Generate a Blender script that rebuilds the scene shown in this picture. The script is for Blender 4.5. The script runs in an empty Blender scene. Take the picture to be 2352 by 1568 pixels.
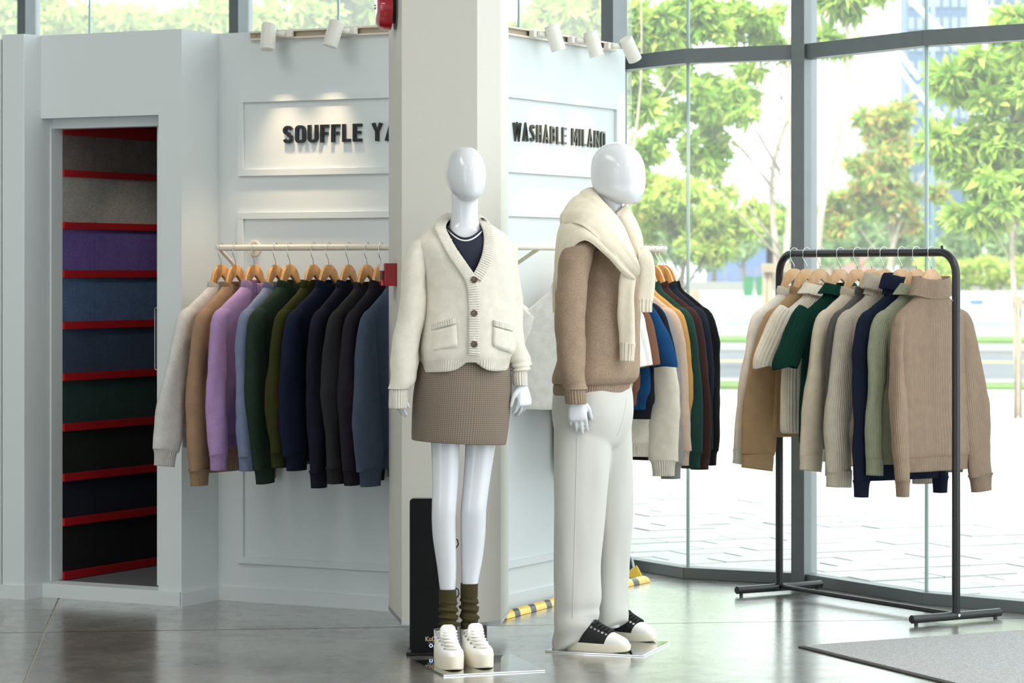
import bpy, bmesh, math, random
import numpy as np
from mathutils import Vector, Matrix, noise
from mathutils.bvhtree import BVHTree
random.seed(7); rng = np.random.default_rng(7)
SC = bpy.context.scene
C = SC.collection
# ---------------------------------------------------------------- camera, light, exposure
F, CX, HY, H = 6450.0, 1176.0, 620.0, 1.38       # focal length in px, image centre x, horizon row, eye height
cam = bpy.data.cameras.new('camera'); camo = bpy.data.objects.new('camera', cam); C.objects.link(camo)
camo.location = (0, 0, H); camo.rotation_euler = (math.pi/2, 0, 0)
cam.sensor_width = 36.0; cam.lens = F/2352*36; cam.shift_y = -(784-HY)/2352
cam.clip_start = .1; cam.clip_end = 2000
cam.dof.use_dof = True; cam.dof.focus_distance = 10.4; cam.dof.aperture_fstop = 6.3
SC.camera = camo
world = bpy.data.worlds.new('sky'); SC.world = world; world.use_nodes = True
bgn = world.node_tree.nodes['Background']; bgn.inputs[0].default_value = (.9, .96, 1, 1); bgn.inputs[1].default_value = 3.3
sun = bpy.data.lights.new('sun', 'SUN'); sun.energy = 7.0; sun.angle = math.radians(25); sun.color = (1, .96, .9)
suno = bpy.data.objects.new('sun', sun); C.objects.link(suno); suno.rotation_euler = (math.radians(38), math.radians(-22), 0)
for lx_, ly_ in ((-3.2, 3.0), (2.6, 3.0), (-3.2, 8.2), (2.2, 8.2)):          # unseen area lights added under the ceiling to brighten the hall
    al = bpy.data.lights.new('added_fill_lamp', 'AREA'); al.shape = 'RECTANGLE'; al.size = 1.2; al.size_y = 3.0; al.energy = 80; al.color = (1, .96, .90)
    alo = bpy.data.objects.new('added_fill_lamp', al); C.objects.link(alo); alo.location = (lx_, ly_, 4.32)
SC.view_settings.view_transform = 'Standard'; SC.view_settings.look = 'None'
SC.view_settings.gamma = 1; SC.view_settings.use_curve_mapping = False; SC.view_settings.exposure = 0.0

def G(px, py):
    y = F*H/(py-HY); return Vector(((px-CX)/F*y, y, 0))
def PT(px, py, Y): return Vector(((px-CX)/F*Y, Y, H-(py-HY)/F*Y))
def ZA(py, Y): return H-(py-HY)/F*Y
def hit(px, A, d):
    k = (px-CX)/F; return (k*A.y-A.x)/(d.x-k*d.y)
# ---------------------------------------------------------------- helpers
def tag(o, label=None, cat=None, group=None, kind=None):
    if label: o['label'] = label
    if cat: o['category'] = cat
    if group: o['group'] = group
    if kind: o['kind'] = kind
    return o
def empty(name, loc=(0, 0, 0), rz=0, parent=None):
    o = bpy.data.objects.new(name, None); C.objects.link(o); o.empty_display_size = .05
    o.location = loc; o.rotation_euler = (0, 0, rz); o.parent = parent
    return o
def wmat(o):
    m = Matrix.LocRotScale(o.location, o.rotation_euler, o.scale)
    return wmat(o.parent) @ m if o.parent else m
class MB:
    def __init__(s): s.v = []; s.f = []; s.uv = []
    def add(s, vs, fs, uvs=None):
        b = len(s.v); s.v += [tuple(v) for v in vs]
        for i, f in enumerate(fs):
            s.f.append(tuple(b+k for k in f)); s.uv.append(uvs[i] if uvs else [(0, 0)]*len(f))
        return s
    def prism(s, pts, z0, z1):
        n = len(pts); vs = [(p[0], p[1], z0) for p in pts]+[(p[0], p[1], z1) for p in pts]
        fs = [tuple(range(n-1, -1, -1)), tuple(range(n, 2*n))]+[(i, (i+1) % n, n+(i+1) % n, n+i) for i in range(n)]
        return s.add(vs, fs)
    def hexa(s, o, a, b, c):
        """box from corner o with edge vectors a, b, c"""
        o, a, b, c = map(Vector, (o, a, b, c))
        vs = [o, o+a, o+a+b, o+b, o+c, o+a+c, o+a+b+c, o+b+c]
        return s.add(vs, [(0, 3, 2, 1), (4, 5, 6, 7), (0, 1, 5, 4), (1, 2, 6, 5), (2, 3, 7, 6), (3, 0, 4, 7)])
    def box(s, x0, x1, y0, y1, z0, z1): return s.hexa((x0, y0, z0), (x1-x0, 0, 0), (0, y1-y0, 0), (0, 0, z1-z0))
    def tube(s, path, r, n=10, cap=True):
        path = [Vector(p) for p in path]; m = len(path); rs = r if isinstance(r, (list, tuple)) else [r]*m
        vs = []; fs = []; prev = None
        for i, p in enumerate(path):
            t = (path[min(i+1, m-1)]-path[max(i-1, 0)]).normalized()
            if prev is None:
                a = t.orthogonal().normalized()
            else:
                a = (prev-t*prev.dot(t)).normalized()
            prev = a; b = t.cross(a)
            for k in range(n):
                q = 2*math.pi*k/n; vs.append(p+(a*math.cos(q)+b*math.sin(q))*rs[i])
        for i in range(m-1):
            for k in range(n):
                fs.append((i*n+k, i*n+(k+1) % n, (i+1)*n+(k+1) % n, (i+1)*n+k))
        if cap: fs += [tuple(range(n-1, -1, -1)), tuple((m-1)*n+k for k in range(n))]
        return s.add(vs, fs)
    def ribbon(s, pts, w, frame, depth, closed=False):
        """flat stroke along 2d pts, mapped by frame(x,y,d)"""
        n = len(pts); pts = [Vector(p) for p in pts]; L = []; R = []
        for i in range(n):
            a = pts[i-1] if (i > 0 or closed) else None; b = pts[(i+1) % n] if (i < n-1 or closed) else None
            d1 = (pts[i]-a).normalized() if a is not None else None; d2 = (b-pts[i]).normalized() if b is not None else None
            d1 = d1 or d2; d2 = d2 or d1
            n1 = Vector((-d1.y, d1.x)); n2 = Vector((-d2.y, d2.x)); m = (n1+n2)
            m = m.normalized() if m.length > 1e-4 else n1
            k = w/2/max(.62, m.dot(n1)); L.append(pts[i]+m*k); R.append(pts[i]-m*k)
        seg = n if closed else n-1
        for i in range(seg):
            j = (i+1) % n
            q = [R[i], R[j], L[j], L[i]]
            vs = [frame(p.x, p.y, 0) for p in q]+[frame(p.x, p.y, depth) for p in q]
            s.add(vs, [(0, 3, 2, 1), (4, 5, 6, 7), (0, 1, 5, 4), (1, 2, 6, 5), (2, 3, 7, 6), (3, 0, 4, 7)])
        return s
    def build(s, name, mat, parent=None, smooth=False, world=True, bevel=0, normals=True, cut=None):
        me = bpy.data.meshes.new(name); me.from_pydata(s.v, [], s.f)
        uvl = me.uv_layers.new(name='UVMap'); flat = [c for f in s.uv for uv in f for c in uv]
        uvl.data.foreach_set('uv', flat)
        if parent is not None and world: me.transform(wmat(parent).inverted())
        if normals or bevel:
            bm = bmesh.new(); bm.from_mesh(me)
            if cut: bmesh.ops.bisect_plane(bm, geom=bm.verts[:]+bm.edges[:]+bm.faces[:], plane_co=cut[0], plane_no=cut[1], clear_outer=True)
            bmesh.ops.recalc_face_normals(bm, faces=bm.faces)
            if bevel:
                bmesh.ops.remove_doubles(bm, verts=bm.verts, dist=1e-5)
                es = [e for e in bm.edges if len(e.link_faces) == 2 and e.calc_face_angle(0) > .5]
                bmesh.ops.bevel(bm, geom=es, offset=bevel, segments=2, affect='EDGES', profile=.5)
            bm.to_mesh(me); bm.free()
        if smooth: me.shade_smooth()
        if smooth == 'auto':
            me.set_sharp_from_angle(angle=math.radians(38))
        o = bpy.data.objects.new(name, me); C.objects.link(o); o.parent = parent
        if mat: me.materials.append(mat)
        return o
def cr(p, i, t):
    n = len(p); a, b, c, d = p[max(i-1, 0)], p[i], p[min(i+1, n-1)], p[min(i+2, n-1)]
    return .5*((2*b)+(c-a)*t+(2*a-5*b+4*c-d)*t*t+(3*b-a-3*c+d)*t**3)
def dense(rings, sub):
    R = np.array(rings, float); out = []
    for i in range(len(R)-1):
        for k in range(sub): out.append(cr(R, i, k/sub))
    out.append(R[-1]); return np.array(out)
def spow(x, e): return math.copysign(abs(x)**e, x)
def loft(rings, nseg=32, sub=4, disp=None, side=None, cap=(True, True), post=None, ribs=None, keep=None):
    """rings: (x,y,z,a,b,rot,n).  side=None: horizontal rings; side=vector: rings square to the path, a along side"""
    D = dense(rings, sub); m = len(D); vs = []; vlen = [0.0]
    per = 2*math.pi*math.sqrt((np.mean(D[:, 3])**2+np.mean(D[:, 4])**2)/2)
    for i in range(1, m): vlen.append(vlen[-1]+float(np.linalg.norm(D[i, :3]-D[i-1, :3])))
    for i in range(m):
        x, y, z, a, b, rot, n = D[i]; c = Vector((x, y, z)); a = max(a, 1e-4); b = max(b, 1e-4)
        if side is None:
            ax = Vector((math.cos(rot), math.sin(rot), 0)); by = Vector((-math.sin(rot), math.cos(rot), 0))
        else:
            t = Vector(D[min(i+1, m-1), :3]-D[max(i-1, 0), :3]).normalized(); sv = Vector(side)
            ax = (sv-t*sv.dot(t)).normalized(); by = t.cross(ax).normalized()
            if rot: ax, by = ax*math.cos(rot)+by*math.sin(rot), by*math.cos(rot)-ax*math.sin(rot)
        e = 2/max(n, .5)
        for k in range(nseg):
            q = 2*math.pi*k/nseg; ct, st = math.cos(q), math.sin(q)
            r = ax*(a*spow(ct, e))+by*(b*spow(st, e)); p = c+r
            if disp:
                d = disp(k/nseg, i/(m-1), p); p = p+r.normalized()*d
            if post: p = post(p)
            vs.append(p)
    fs = []; uvs = []
    for i in range(m-1):
        for k in range(nseg):
            j = (k+1) % nseg; f = (i*nseg+k, i*nseg+j, (i+1)*nseg+j, (i+1)*nseg+k)
            if keep and not keep((vs[f[0]]+vs[f[1]]+vs[f[2]]+vs[f[3]])/4): continue
            fs.append(f); u0, u1 = k/nseg*per, (k+1)/nseg*per
            uvs.append([(u0, vlen[i]), (u1, vlen[i]), (u1, vlen[i+1]), (u0, vlen[i+1])])
    if cap[0]: fs.append(tuple(range(nseg-1, -1, -1))); uvs.append([(0, 0)]*nseg)
    if cap[1]: fs.append(tuple((m-1)*nseg+k for k in range(nseg))); uvs.append([(0, 0)]*nseg)
    mb = MB(); mb.add(vs, fs, uvs); return mb
def N3(p, s, seed=0): return noise.noise(Vector((p[0]*s+seed*3.1, p[1]*s-seed*1.7, p[2]*s+seed)))
# ---------------------------------------------------------------- materials
def lin(c):
    return tuple(((v/255)/12.92 if v/255 <= .04045 else ((v/255+.055)/1.055)**2.4) for v in c)
MATS = {}
def mat(name, rgb, rough=.5, metal=0, spec=.5, coat=0, bump=None, var=None, sheen=0, emit=None, srgb=True, sub=None):
    if name in MATS: return MATS[name]
    m = bpy.data.materials.new(name); m.use_nodes = True; nt = m.node_tree; p = nt.nodes['Principled BSDF']
    col = (*(lin(rgb) if srgb else rgb), 1); p.inputs['Base Color'].default_value = col
    p.inputs['Roughness'].default_value = rough; p.inputs['Metallic'].default_value = metal
    p.inputs['Specular IOR Level'].default_value = spec; p.inputs['Coat Weight'].default_value = coat
    if sheen: p.inputs['Sheen Weight'].default_value = sheen; p.inputs['Sheen Roughness'].default_value = .6; p.inputs['Sheen Tint'].default_value = col
    if emit: p.inputs['Emission Color'].default_value = (*emit[:3], 1); p.inputs['Emission Strength'].default_value = emit[3]
    tc = nt.nodes.new('ShaderNodeTexCoord')
    def nz(scale, detail=2):
        t = nt.nodes.new('ShaderNodeTexNoise'); t.inputs['Scale'].default_value = scale; t.inputs['Detail'].default_value = detail
        nt.links.new(tc.outputs['Object'], t.inputs['Vector']); return t
    if var:                                   # (scale, amount[, scale2, amount2])
        last = None
        for k in range(0, len(var), 2):
            t = nz(var[k], 3); mp = nt.nodes.new('ShaderNodeMapRange'); a = var[k+1]
            mp.inputs[1].default_value = .3; mp.inputs[2].default_value = .7; mp.inputs[3].default_value = 1-a; mp.inputs[4].default_value = 1+a
            nt.links.new(t.outputs['Fac'], mp.inputs[0])
            mx = nt.nodes.new('ShaderNodeMix'); mx.data_type = 'RGBA'; mx.blend_type = 'MULTIPLY'; mx.inputs[0].default_value = 1
            if last is None: mx.inputs[6].default_value = col
            else: nt.links.new(last, mx.inputs[6])
            nt.links.new(mp.outputs[0], mx.inputs[7]); last = mx.outputs[2]
        nt.links.new(last, p.inputs['Base Color'])
    if bump:                                  # (scale, strength, distance)
        t = nz(bump[0], 3); b = nt.nodes.new('ShaderNodeBump'); b.inputs['Strength'].default_value = bump[1]; b.inputs['Distance'].default_value = bump[2]
        nt.links.new(t.outputs['Fac'], b.inputs['Height']); nt.links.new(b.outputs[0], p.inputs['Normal'])
    MATS[name] = m; return m
def knit(name, rgb, rib=0, fleck=.14, rib_depth=.0018, axis='X'):
    """wool knit; rib = rib spacing in metres along the UV axis"""
    if name in MATS: return MATS[name]
    m = mat(name, rgb, rough=.95, spec=.15, sheen=.35, var=(260, fleck, 30, .06))
    nt = m.node_tree; p = nt.nodes['Principled BSDF']; tc = [n for n in nt.nodes if n.type == 'TEX_COORD'][0]
    t = nt.nodes.new('ShaderNodeTexNoise'); t.inputs['Scale'].default_value = 420; nt.links.new(tc.outputs['Object'], t.inputs['Vector'])
    b = nt.nodes.new('ShaderNodeBump'); b.inputs['Strength'].default_value = .5; b.inputs['Distance'].default_value = .0012
    nt.links.new(t.outputs['Fac'], b.inputs['Height']); out = b.outputs[0]
    if rib:
        sp = nt.nodes.new('ShaderNodeSeparateXYZ'); nt.links.new(tc.outputs['UV'], sp.inputs[0])
        mu = nt.nodes.new('ShaderNodeMath'); mu.operation = 'MULTIPLY'; mu.inputs[1].default_value = 2*math.pi/rib; nt.links.new(sp.outputs[axis], mu.inputs[0])
        si = nt.nodes.new('ShaderNodeMath'); si.operation = 'SINE'; nt.links.new(mu.outputs[0], si.inputs[0])
        b2 = nt.nodes.new('ShaderNodeBump'); b2.inputs['Strength'].default_value = .6; b2.inputs['Distance'].default_value = rib_depth
        nt.links.new(si.outputs[0], b2.inputs['Height']); nt.links.new(out, b2.inputs['Normal']); out = b2.outputs[0]
    nt.links.new(out, p.inputs['Normal']); return m
def leafmat(name, c1, c2, c3):
    m = bpy.data.materials.new(name); m.use_nodes = True; nt = m.node_tree; nt.nodes.remove(nt.nodes['Principled BSDF'])
    out = nt.nodes['Material Output']; geo = nt.nodes.new('ShaderNodeNewGeometry'); r = nt.nodes.new('ShaderNodeValToRGB')
    e = r.color_ramp.elements; e[0].color = (*lin(c1), 1); e[1].color = (*lin(c3), 1); x = e.new(.55); x.color = (*lin(c2), 1)
    nt.links.new(geo.outputs['Random Per Island'], r.inputs[0])
    d = nt.nodes.new('ShaderNodeBsdfDiffuse'); t = nt.nodes.new('ShaderNodeBsdfTranslucent'); mx = nt.nodes.new('ShaderNodeMixShader'); mx.inputs[0].default_value = .45
    nt.links.new(r.outputs[0], d.inputs[0]); nt.links.new(r.outputs[0], t.inputs[0]); nt.links.new(d.outputs[0], mx.inputs[1]); nt.links.new(t.outputs[0], mx.inputs[2])
    nt.links.new(mx.outputs[0], out.inputs[0]); return m
def glassmat(name, tint, veil):
    m = bpy.data.materials.new(name); m.use_nodes = True; nt = m.node_tree; nt.nodes.remove(nt.nodes['Principled BSDF'])
    out = nt.nodes['Material Output']; tr = nt.nodes.new('ShaderNodeBsdfTransparent'); tr.inputs[0].default_value = (*tint, 1)
    gl = nt.nodes.new('ShaderNodeBsdfGlossy'); gl.inputs['Roughness'].default_value = .0
    lw = nt.nodes.new('ShaderNodeLayerWeight'); lw.inputs[0].default_value = .5          # facing term, same from both sides of the pane
    pw_ = nt.nodes.new('ShaderNodeMath'); pw_.operation = 'POWER'; pw_.inputs[1].default_value = 5; nt.links.new(lw.outputs['Facing'], pw_.inputs[0])
    fr = nt.nodes.new('ShaderNodeMath'); fr.operation = 'MULTIPLY_ADD'; fr.inputs[1].default_value = .6; fr.inputs[2].default_value = .03; nt.links.new(pw_.outputs[0], fr.inputs[0])
    m1 = nt.nodes.new('ShaderNodeMixShader'); nt.links.new(fr.outputs[0], m1.inputs[0]); nt.links.new(tr.outputs[0], m1.inputs[1]); nt.links.new(gl.outputs[0], m1.inputs[2])
    tl = nt.nodes.new('ShaderNodeBsdfTranslucent'); tl.inputs[0].default_value = (1, 1, 1, 1)  # white mixed into the pane imitates the haze of reflected light
    m2 = nt.nodes.new('ShaderNodeMixShader'); m2.inputs[0].default_value = veil; nt.links.new(m1.outputs[0], m2.inputs[1]); nt.links.new(tl.outputs[0], m2.inputs[2])
    nt.links.new(m2.outputs[0], out.inputs[0]); return m
M_WALL = mat('painted wall', (215, 222, 223), rough=.55, bump=(60, .08, .002))
M_COL = mat('column paint', (208, 206, 197), rough=.6, bump=(300, .35, .002))
M_STEEL = mat('grey painted aluminium', (112, 118, 121), rough=.38, metal=.25, var=(9, .05))
M_BLACKM = mat('black metal tube', (30, 30, 31), rough=.32)
M_CREAM = mat('cream painted metal', (226, 217, 200), rough=.35)
M_WHITEP = mat('white lamp body', (232, 229, 220), rough=.4)
M_CHROME = mat('chrome wire', (225, 225, 225), rough=.12, metal=1)
M_GLOSSW = mat('glossy white mannequin', (214, 217, 222), rough=.25, coat=.4)
M_GLASS = glassmat('window glass', (.95, .985, .97), .05)
M_GLASS_VEIL = glassmat('veiled window glass', (.95, .985, .97), .14)  # left bays: stronger painted haze, washes out the trees behind
# ================================================================= the room
AV = math.radians(28.05); ev = Vector((math.sin(AV), math.cos(AV), 0)); eu = Vector((ev.y, -ev.x, 0))
K1 = G(417, 1392)
def R(s, t, z=0): return K1+eu*s+ev*t+Vector((0, 0, z))
def sv(p): d = p-K1; return d.dot(eu), d.dot(ev)
T1 = sv(G(513, 1376.5))[1]; T1 = (T1+sv(G(897, 1403.5))[1])/2      # wall with the lettering: plane t = T1
S3 = (sv(G(1200, 1391))[0]+sv(G(1272, 1375))[0])/2                 # second lettered wall: plane s = S3
T3 = T1+hit(1436, R(S3, T1), ev); WH = 2.37
def rbox(mb, s0, s1, t0, t1, z0, z1): return mb.hexa(R(s0, t0, z0), eu*(s1-s0), ev*(t1-t0), Vector((0, 0, z1-z0)))
def S(name, mb, m, parent=None, **k):
    o = mb.build(name, m, parent, **k)
    if parent is None: o['kind'] = 'structure'
    return o
# floor: slabs of polished concrete over a pale joint bed
def concrete():
    m = bpy.data.materials.new('polished concrete'); m.use_nodes = True; nt = m.node_tree; p = nt.nodes['Principled BSDF']
    tc = nt.nodes.new('ShaderNodeTexCoord'); mp = nt.nodes.new('ShaderNodeMapping'); nt.links.new(tc.outputs['Object'], mp.inputs[0])
    n1 = nt.nodes.new('ShaderNodeTexNoise'); n1.inputs['Scale'].default_value = 1.3; n1.inputs['Detail'].default_value = 7; n1.inputs['Roughness'].default_value = .62
    n2 = nt.nodes.new('ShaderNodeTexNoise'); n2.inputs['Scale'].default_value = 9; n2.inputs['Detail'].default_value = 5
    for n in (n1, n2): nt.links.new(mp.outputs[0], n.inputs['Vector'])
    r = nt.nodes.new('ShaderNodeValToRGB'); e = r.color_ramp.elements
    e[0].position = .3; e[0].color = (*lin((88, 86, 79)), 1); e[1].position = .72; e[1].color = (*lin((162, 160, 152)), 1)
    x = e.new(.5); x.color = (*lin((122, 119, 111)), 1); nt.links.new(n1.outputs['Fac'], r.inputs[0]); nt.links.new(r.outputs[0], p.inputs['Base Color'])
    mr = nt.nodes.new('ShaderNodeMapRange'); mr.inputs[1].default_value = .3; mr.inputs[2].default_value = .7; mr.inputs[3].default_value = .18; mr.inputs[4].default_value = .34
    nt.links.new(n2.outputs['Fac'], mr.inputs[0]); nt.links.new(mr.outputs[0], p.inputs['Roughness'])
    b = nt.nodes.new('ShaderNodeBump'); b.inputs['Strength'].default_value = .12; b.inputs['Distance'].default_value = .004
    nt.links.new(n1.outputs['Fac'], b.inputs['Height']); nt.links.new(b.outputs[0], p.inputs['Normal'])
    p.inputs['Specular IOR Level'].default_value = .6; p.inputs['Coat Weight'].default_value = 1; p.inputs['Coat Roughness'].default_value = .19; p.inputs['Coat IOR'].default_value = 1.6
    return m
M_CONC = concrete(); M_JOINT = mat('joint filler', (176, 174, 164), rough=.6)
# facade line (inner foot of the sill), left to right
def at(px, Y): return Vector(((px-CX)/F*Y, Y, 0))
fac = [at(-420, 18.6), at(-230, 18.0), at(58, 16.9), at(193, 16.6), at(547, 15.4), at(765, 14.95), at(1030, 14.2), at(1180, 13.9),
       G(1436, 1306), G(1569, 1328.5), G(1838, 1342.5), G(2118.7, 1388), G(2352, 1409.5)+(G(2352, 1409.5)-G(2118.7, 1388))*.35]
fac.append(fac[-1]+(fac[11]-fac[10])*1.0); fac.append(fac[-1]+(fac[12]-fac[11])*1.1)
OFF = Vector((.035, .075, 0)); CEIL = 4.4
floor = S('floor', MB().prism([(-8, -7), (9, -7)]+[tuple(p[:2]) for p in [fac[-1]+OFF, *reversed([f+OFF for f in fac[:-1]])]]+[(-8, 19)], -.12, -.004), M_JOINT)
ja, jb = G(133, 1378), G(55, 1568); jd = (jb-ja).normalized(); jp = Vector((-jd.y, jd.x, 0)); l2 = G(0, 1453)
rowv = (l2-ja).dot(jd)
us = [-6.2, -3.1, 0, 4.4, 8.6]; vsr = [rowv-12, rowv, rowv+5, rowv+10, rowv+15.5]
outline = [(-8, -7), (9, -7)]+[tuple((f+OFF*.5)[:2]) for f in reversed(fac)]+[(-8, 19)]
bm = bmesh.new(); fvs = [bm.verts.new((x, y, 0)) for x, y in outline]; bm.faces.new(fvs)
bmesh.ops.triangulate(bm, faces=bm.faces[:])
cuts = [(ja+jp*u, jp) for u in us]+[(ja+jd*v, jd) for v in vsr[1:-1]]
for co, no in cuts:
    for s_ in (-.004, .004):
        bmesh.ops.bisect_plane(bm, geom=bm.verts[:]+bm.edges[:]+bm.faces[:], plane_co=co+no*s_, plane_no=no)
cells = {}
for f in bm.faces:
    c = f.calc_center_median()-ja; u, v = c.dot(jp), c.dot(jd)
    if any(abs(u-k) < .0041 for k in us) or any(abs(v-k) < .0041 for k in vsr[1:-1]): continue
    key = (sum(u > k for k in us), sum(v > k for k in vsr[1:-1])); cells.setdefault(key, []).append([tuple(x.co) for x in f.verts])
bm.free()
for key, polys in sorted(cells.items()):
    mb = MB()
    for p in polys: mb.add(p, [tuple(range(len(p)))])
    o = mb.build('floor_slab', M_CONC, floor)
    bm = bmesh.new(); bm.from_mesh(o.data); bmesh.ops.remove_doubles(bm, verts=bm.verts, dist=1e-4)
    for f in bm.faces:
        if f.normal.z < 0: f.normal_flip()
    bm.to_mesh(o.data); bm.free()
# ceiling and far left/back walls of the hall
S('ceiling', MB().prism([(-8, -7), (9, -7)]+[tuple((f+OFF)[:2]) for f in reversed(fac)]+[(-8, 19)], CEIL, CEIL+.2), mat('ceiling paint', (205, 205, 203), rough=.8))
S('wall_left', MB().box(-8.2, -8, 1.0, 19, 0, CEIL), M_WALL)
S('wall_back', MB().box(-8, 9, -7.3, -7, 0, CEIL), M_WALL)
# cabin with the open door, lettered walls
t = .11
wl = rbox(MB(), -.718, -.115, 0, t, 2.02, WH)                              # header over the door
S('wall_door', wl, M_WALL)
S('wall_side', rbox(rbox(MB(), -.115, 0, 0, t, 0, WH), -.10, 0, t, T1+.1, 0, WH), M_WALL)
S('wall_lettered_left', rbox(MB(), 0, S3, T1, T1+.1, 0, WH), M_WALL)
S('wall_lettered_right', rbox(MB(), S3-.1, S3, T1+.1, T3, 0, WH), M_WALL)
sL = -.718
pil = rbox(MB(), sL-.115, sL, -.115, .2, 0, WH); S('wall_pilaster', pil, M_WALL, bevel=.003)
S('wall_far_left', rbox(MB(), sL-2.6, sL-.119, -.122, .2, 0, WH-.02), M_WALL)
ST = ZA(1338, (R(sL, 0)).y)
S('trim_1', rbox(MB(), sL, .0, -.006, t, 0, ST), M_WALL)                    # door plinth
bb = .058
S('baseboard_door', rbox(MB(), -.115, .006, -.012, -.006, 0, bb), M_WALL)
S('baseboard_side', rbox(MB(), .0, .012, -.012, T1-.012, 0, bb), M_WALL)
S('baseboard_lettered_left', rbox(MB(), 0, S3+.012, T1-.012, T1, 0, bb), M_WALL)
S('baseboard_lettered_right', rbox(MB(), S3, S3+.012, T1, T3, 0, bb), M_WALL)
S('baseboard_pilaster', rbox(rbox(MB(), sL-.127, sL+.0, -.127, -.115, 0, bb), sL, sL+.012, -.127, -.006, 0, bb), M_WALL)
S('baseboard_far_left', rbox(MB(), sL-2.6, sL-.128, -.134, -.122, 0, bb), M_WALL)
# door frame
sj0 = hit(118, R(0, t), eu); sj1 = hit(134, R(0, t), eu)
dfr = rbox(MB(), sL, sj1, t*.55, t+.03, ST, 2.02); rbox(dfr, sj1, -.10, t*.6, t+.03, ZA(293, R(-.4, t).y), 2.021)
S('trim_2', dfr, M_WALL, bevel=.002)
# cabin interior, felt wall
cin = rbox(MB(), sj1-.06, 0.0, 1.3, 1.36, ST, 2.1); S('wall_cabin_back', cin, mat('cabin dark wall', (60, 58, 60), rough=.9))
S('wall_cabin_right', rbox(MB(), -.06, -.0, T1+.1, 1.3, ST, 2.1), MATS['cabin dark wall'])
S('trim_3', rbox(MB(), sj1-.06, 0, t, 1.36, .0, ST-.004), mat('grey carpet', (92, 92, 94), rough=1, var=(220, .35), bump=(400, .6, .003)))
S('ceiling_cabin', rbox(MB(), sj1-.06, -.1, t+.02, 1.36, 2.1, 2.13), mat('cabin ceiling', (120, 100, 104), rough=.9))
dl_ = tag(empty('trim_20', R(-.35, .62, 2.1)), kind='structure')           # recessed downlight in the cabin ceiling
q_ = R(-.35, .62, 2.1); MB().tube([q_-Vector((0, 0, .004)), q_+Vector((0, 0, .001))], .045, 24).build('downlight_ring', M_WHITEP, dl_)
MB().tube([q_-Vector((0, 0, .006)), q_-Vector((0, 0, .004))], .034, 24).build('downlight_lens', mat('downlight lens', (255, 245, 230), emit=(1, .92, .8, 5)), dl_)
ll = bpy.data.lights.new('downlight_lamp', 'SPOT'); ll.energy = 9; ll.color = (1, .93, .85); ll.spot_size = math.radians(105); ll.spot_blend = .9; ll.shadow_soft_size = .03
llo = bpy.data.objects.new('downlight_lamp', ll); C.objects.link(llo); llo.parent = dl_; llo.location = (0, 0, -.01)
fw = S('wall_cabin_left', rbox(MB(), sj1-.06, sj1-.012, t+.03, 1.3, ST, 2.1), mat('felt backing', (30, 10, 12), rough=1))
M_RED = mat('red strip', (176, 12, 22), rough=.6)
Yj = R(sj1, t+.03).y
sy = [(297, 309), (390, 405), (510, 525.5), (621, 637.5), (739, 756), (857.5, 874.5), (973, 990.5), (1088, 1105.5), (1190, 1208), (1313, 1331)]
felts = [(118, 106, 100), (168, 163, 155), (104, 84, 150), (76, 100, 136), (54, 70, 95), (28, 56, 52), (10, 20, 14), (8, 14, 36), (9, 6, 12)]
fx = [t+.03]+[t+.03+hit(p, R(sj1, t+.03), ev) for p in (218, 303)]+[1.0, 1.3]
for i, (a, b) in enumerate(sy):
    z1, z0 = ZA(a, Yj), ZA(b, Yj)
    if i == 0: z1 = 2.1
    rbox(MB(), sj1-.012, sj1+.010, t+.03, 1.3, z0, z1).build('red_strip', M_RED, fw)
    if i < len(felts):
        zb = ZA(sy[i+1][0], Yj); fm = mat('felt %d' % i, felts[i], rough=1, sheen=.3, var=(130, .25, 14, .1), bump=(240, .4, .002))
        for k in range(4): rbox(MB(), sj1-.012, sj1-.001, fx[k]+.0012, fx[k+1]-.0012, zb, z0).build('felt_panel', fm, fw, bevel=.001)
d1 = tag(empty('door_1', R(-.2, t+.01)), kind='structure')               # sliding door pushed back into its pocket
rbox(MB(), -.203, -.1, t+.004, t+.03, ST+.005, 2.0).build('door_leaf', M_WALL, d1)
hz0, hz1 = ZA(850, R(-.2, t).y), ZA(706, R(-.2, t).y); M_DS = mat('brushed steel', (150, 152, 155), rough=.3, metal=.9)
hs_ = -.2225; hp = [R(-.2, t+.017, hz0+.003), R(hs_+.006, t+.017, hz0+.001), R(hs_+.001, t+.017, hz0+.004), R(hs_, t+.017, hz0+.014), R(hs_, t+.017, hz1-.014), R(hs_+.001, t+.017, hz1-.004), R(hs_+.006, t+.017, hz1-.001), R(-.2, t+.017, hz1-.003)]
MB().tube(hp, .0035, 10).build('door_handle', M_DS, d1, smooth=True)
rbox(MB(), -.211, -.202, t+.006, t+.028, hz0+.01, hz1-.01).build('lock_case', mat('dark grey plastic', (52, 54, 58), rough=.5), d1, bevel=.002)
# wall panels: raised frames
def frame_panel(name, P0, d, nrm, a0, a1, z0, z1, w=.028, th=.014):
    e = tag(empty(name, P0+d*a0+Vector((0, 0, z0))), kind='structure')
    def bar(u0, u1, q0, q1): MB().hexa(P0+d*u0+Vector((0, 0, q0)), d*(u1-u0), nrm*th, Vector((0, 0, q1-q0))).build('frame_bar', M_WALL, e, bevel=.0012)
    bar(a0, a1, z1-w, z1); bar(a0, a1, z0, z0+w); bar(a0, a0+w, z0+w, z1-w); bar(a1-w, a1, z0+w, z1-w)
PA, PB = R(0, T1), R(S3, T1)
a0 = hit(549, PA, eu); Ya = (PA+eu*a0).y
frame_panel('trim_4', PA, eu, -ev, a0, S3-a0*.9, ZA(405, Ya), ZA(221, Ya))
frame_panel('trim_5', PA, eu, -ev, a0, S3-a0*.9, ZA(1292, Ya), ZA(488, Ya))
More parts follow.
